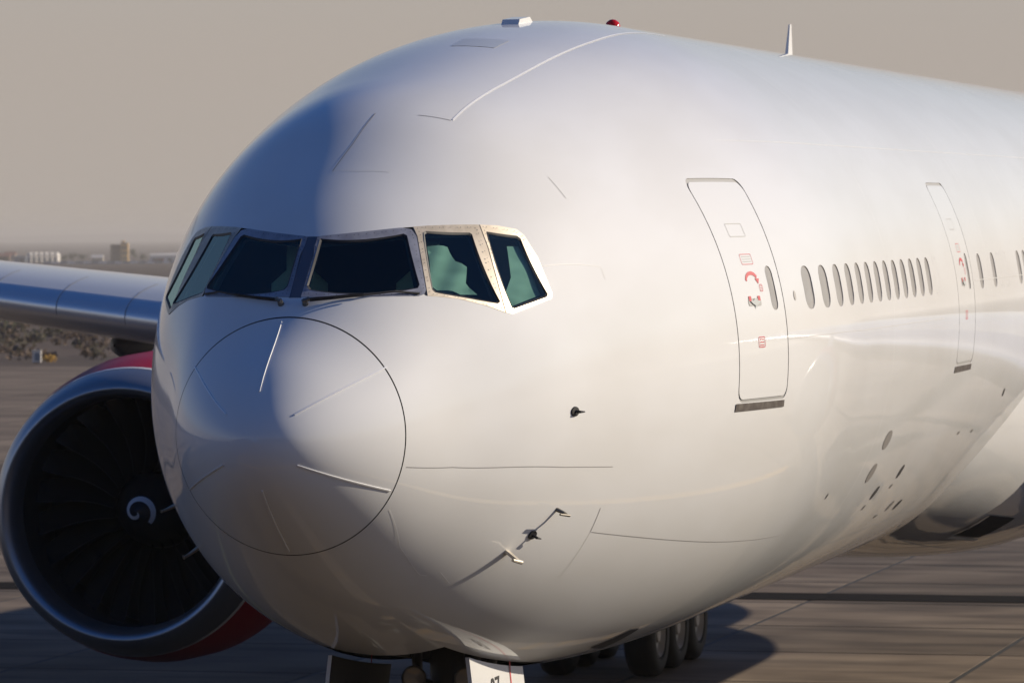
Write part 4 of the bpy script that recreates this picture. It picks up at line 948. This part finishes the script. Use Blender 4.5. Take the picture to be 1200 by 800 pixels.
for px, d, h, w, lab in ((157, D0 + 40, 9, 3.4, 'dark tree right beside the ochre tower block'), (86, D0, 6.0, 3.6, 'rounded dark tree between the sheds and the cream house'), (76, D0 + 80, 5.0, 3.0, 'small dark tree at the end of the row of sheds'), (98, D0 + 120, 5.2, 4.2, 'wide dark tree just left of the cream house'), (168, D0 + 60, 5.6, 3.4, 'dark tree left of the long hall')):
    t = thing('roadside_tree', lab, 'tree', spot(px, d), 'trees on the skyline'); b = MB(); b.tube([(0, 0, 0), (0.1, 0, h * 0.3), (0, 0.1, h * 0.6)], [0.3, 0.22, 0.1], 7); b.tube([(0.1, 0, h * 0.3), (w * 0.4, 0, h * 0.6)], [0.14, 0.05], 5); b.build('trunk', bark, t)
    b = MB()
    for k in range(7): leaf_cloud(b, (random.uniform(-0.5, 0.5) * w, random.uniform(-0.4, 0.4) * w, h * random.uniform(0.42, 0.85)), (w * 0.42, w * 0.42, h * 0.18), 60, 0.4)
    b.build('crown', leaf_d, t)
# scrub between the apron and the plain
scr = [mat('scrub_olive', (0.10, 0.085, 0.058), 0.9), mat('scrub_brown', (0.125, 0.088, 0.064), 0.9), mat('scrub_green', (0.085, 0.09, 0.05), 0.9)]
b = MB()
for k in range(900):
    d = 268 + 480 * random.random() ** 1.3; p = spot(random.uniform(-420, 520), d); r = random.uniform(0.35, 1.1) * (0.7 + d / 900); hh = r * random.uniform(0.45, 0.8)
    leaf_cloud(b, p + Vector((0, 0, hh * 0.6)), (r, r, hh), 34, 0.22, random.choice((0, 0, 1, 1, 1, 2)))
o = b.build('scrub', scr); tag(o, 'low olive and brown desert scrub beyond the apron edge', None, None, 'stuff')
t = thing('marker_cabinet', 'small white cabinet standing at the apron edge', 'cabinet', spot(43, 262)); part('body', t, pale, ((0, 0, 0.36), (0.48, 0.35, 0.62))); part('door', t, bluegrey, ((0.05, -0.19, 0.36), (0.30, 0.03, 0.44))); part('lid', t, pale, ((0, 0, 0.70), (0.54, 0.42, 0.05))); part('plinth', t, brown_w, ((0, 0, 0.02), (0.4, 0.3, 0.1)))
t = thing('yellow_shrub', 'dry yellow shrub right beside the white cabinet', 'shrub', spot(58, 264)); b = MB(); leaf_cloud(b, (0, 0, 0.22), (0.42, 0.35, 0.24), 260, 0.07); b.build('foliage', mat('dry_yellow', (0.45, 0.27, 0.06), 0.9), t)
b = MB(); [b.tube([(0, 0, 0), (0.2 * math.cos(a), 0.2 * math.sin(a), 0.3)], [0.015, 0.006], 5) for a in (0.3, 2.0, 3.9, 5.1)]; b.build('stem', bark, t)
# dusty air
b = MB(); b.box((0, 13500, 8.5), (31900, 32900, 39.0)); hz = b.build('haze', None)
hm = bpy.data.materials.new('dusty_air'); hm.use_nodes = True; hn, hl = hm.node_tree.nodes, hm.node_tree.links; hn.clear(); ho = hn.new('ShaderNodeOutputMaterial'); hv = hn.new('ShaderNodeVolumePrincipled')
hv.inputs['Color'].default_value = (0.93, 0.87, 0.80, 1); hv.inputs['Density'].default_value = 0.00014; hv.inputs['Anisotropy'].default_value = 0.2; hl.new(hv.outputs[0], ho.inputs['Volume'])
hz.data.materials.clear(); hz.data.materials.append(hm); tag(hz, 'thin beige dust haze over the plain', None, None, 'stuff')

hx = np.linspace(-15500, 15500, 125); hv_ = []
for x in hx:
    y = 20500 + 300 * math.sin(x * 0.0011); h = 7 + 9 * (0.5 + 0.5 * math.sin(x * 0.0017 + 1)) + 6 * math.sin(x * 0.0043) + random.uniform(0, 2.5)
    hv_ += [(x, y - 900, -10.5), (x, y, max(h, 3)), (x, y + 900, -10.5)]
hl_ = mesh('hills', hv_, [(3 * i + j, 3 * i + 3 + j, 3 * i + 4 + j, 3 * i + 1 + j) for i in range(124) for j in (0, 1)], None, earth_m, True); tag(hl_, 'low hazy ridge along the horizon', None, None, 'structure')
shade_band = sheet('painted_shadow_band', -80, 60, 50.6, 52.2, 0.012, mat('shadow_band_dark', (0.016, 0.014, 0.013), 0.95, 0, 0.05)); tag(shade_band, 'dark painted shadow band running across the apron behind the airliner', None, None, 'structure')  # dark sheet standing in for a cast shadow band on the apron
# unseen terminal front, added to block low sky light and mirror dark in the nose
t = thing('added_unseen_terminal', 'long brown unseen terminal front added to mirror in the airliner nose', 'building', (-20, -52, 0), rz=0)
tw = mat('added_terminal_cladding', (0.10, 0.072, 0.052), 0.7); tg = mat('added_terminal_glass', (0.03, 0.035, 0.04), 0.1)
part('wall', t, tw, ((0, -8, 7.2), (190, 16, 14.4))); part('roof_edge', t, tw, ((0, -7.5, 14.7), (194, 19, 0.6)))  # wall and roof edge of the added unseen terminal
for k in range(24):
    for z in (4.4, 10.6): part('window', t, tg, ((-88 + 7.6 * k, 0.05, z), (6.4, 0.12, 4.0)))  # windows of the added unseen terminal
    part('column', t, tw, ((-84.2 + 7.6 * k, 0.3, 7.2), (0.5, 0.6, 14.4)))  # columns of the added unseen terminal
part('upper_storey', t, tw, ((46, -8, 16.4), (48, 12, 2.8))); part('upper_storey', t, tw, ((-38, -8, 16.0), (30, 12, 2.0)))  # upper storeys of the added unseen terminal
# sheets inside the sunlit cockpit side windows; front one a cloth blind
pane_backing_m = mat('blind_and_sky_glow', (0.36, 0.37, 0.35), 0.9); noise_mix(pane_backing_m, 3, (0.26, 0.27, 0.26), (0.40, 0.40, 0.38), 0.3, 0.7, 1, stretch=(1, 1, 3))
def cloth(loop, off, amp):  # builds the front blind and the rear sheet standing in for sky glow
    l = densify(loop, 0.05, True, 1.2); gp = []
    ys_ = [p[0] for p in l]; ts_ = [p[1] for p in l]
    for i in range(1, 16):
        for j in range(1, 16):
            p = (min(ys_) + (max(ys_) - min(ys_)) * i / 16, min(ts_) + (max(ts_) - min(ts_)) * j / 16)
            if inside(p, l): gp.append(p)
    v, f = cdt(gp, [], l, 1.2)
    P, n = hull(np.array([p[0] for p in v]), np.array([p[1] for p in v]), off)
    P = P + n * (amp * np.sin(np.array([p[1] for p in v]) * 38 + np.array([p[0] for p in v]) * 9))[:, None]
    mesh('blind_or_glow_sheet', P, orient(P, n, f), plane, pane_backing_m, True)
cloth([(2.06, 0.64), (2.20, 0.72), (2.17, 0.80), (2.22, 0.86), (2.13, 0.92), (2.16, 1.0), (2.02, 0.95), (1.84, 0.85), (1.80, 0.80)], -0.066, 0.013)
cloth([(2.74, 0.90), (2.87, 0.93), (2.85, 1.15), (2.44, 1.13), (2.47, 1.06), (2.60, 1.02)], -0.058, 0.004)  # added sheet standing in for pale sky glow reflected by the rear pane

print('scene built', len(bpy.data.objects))
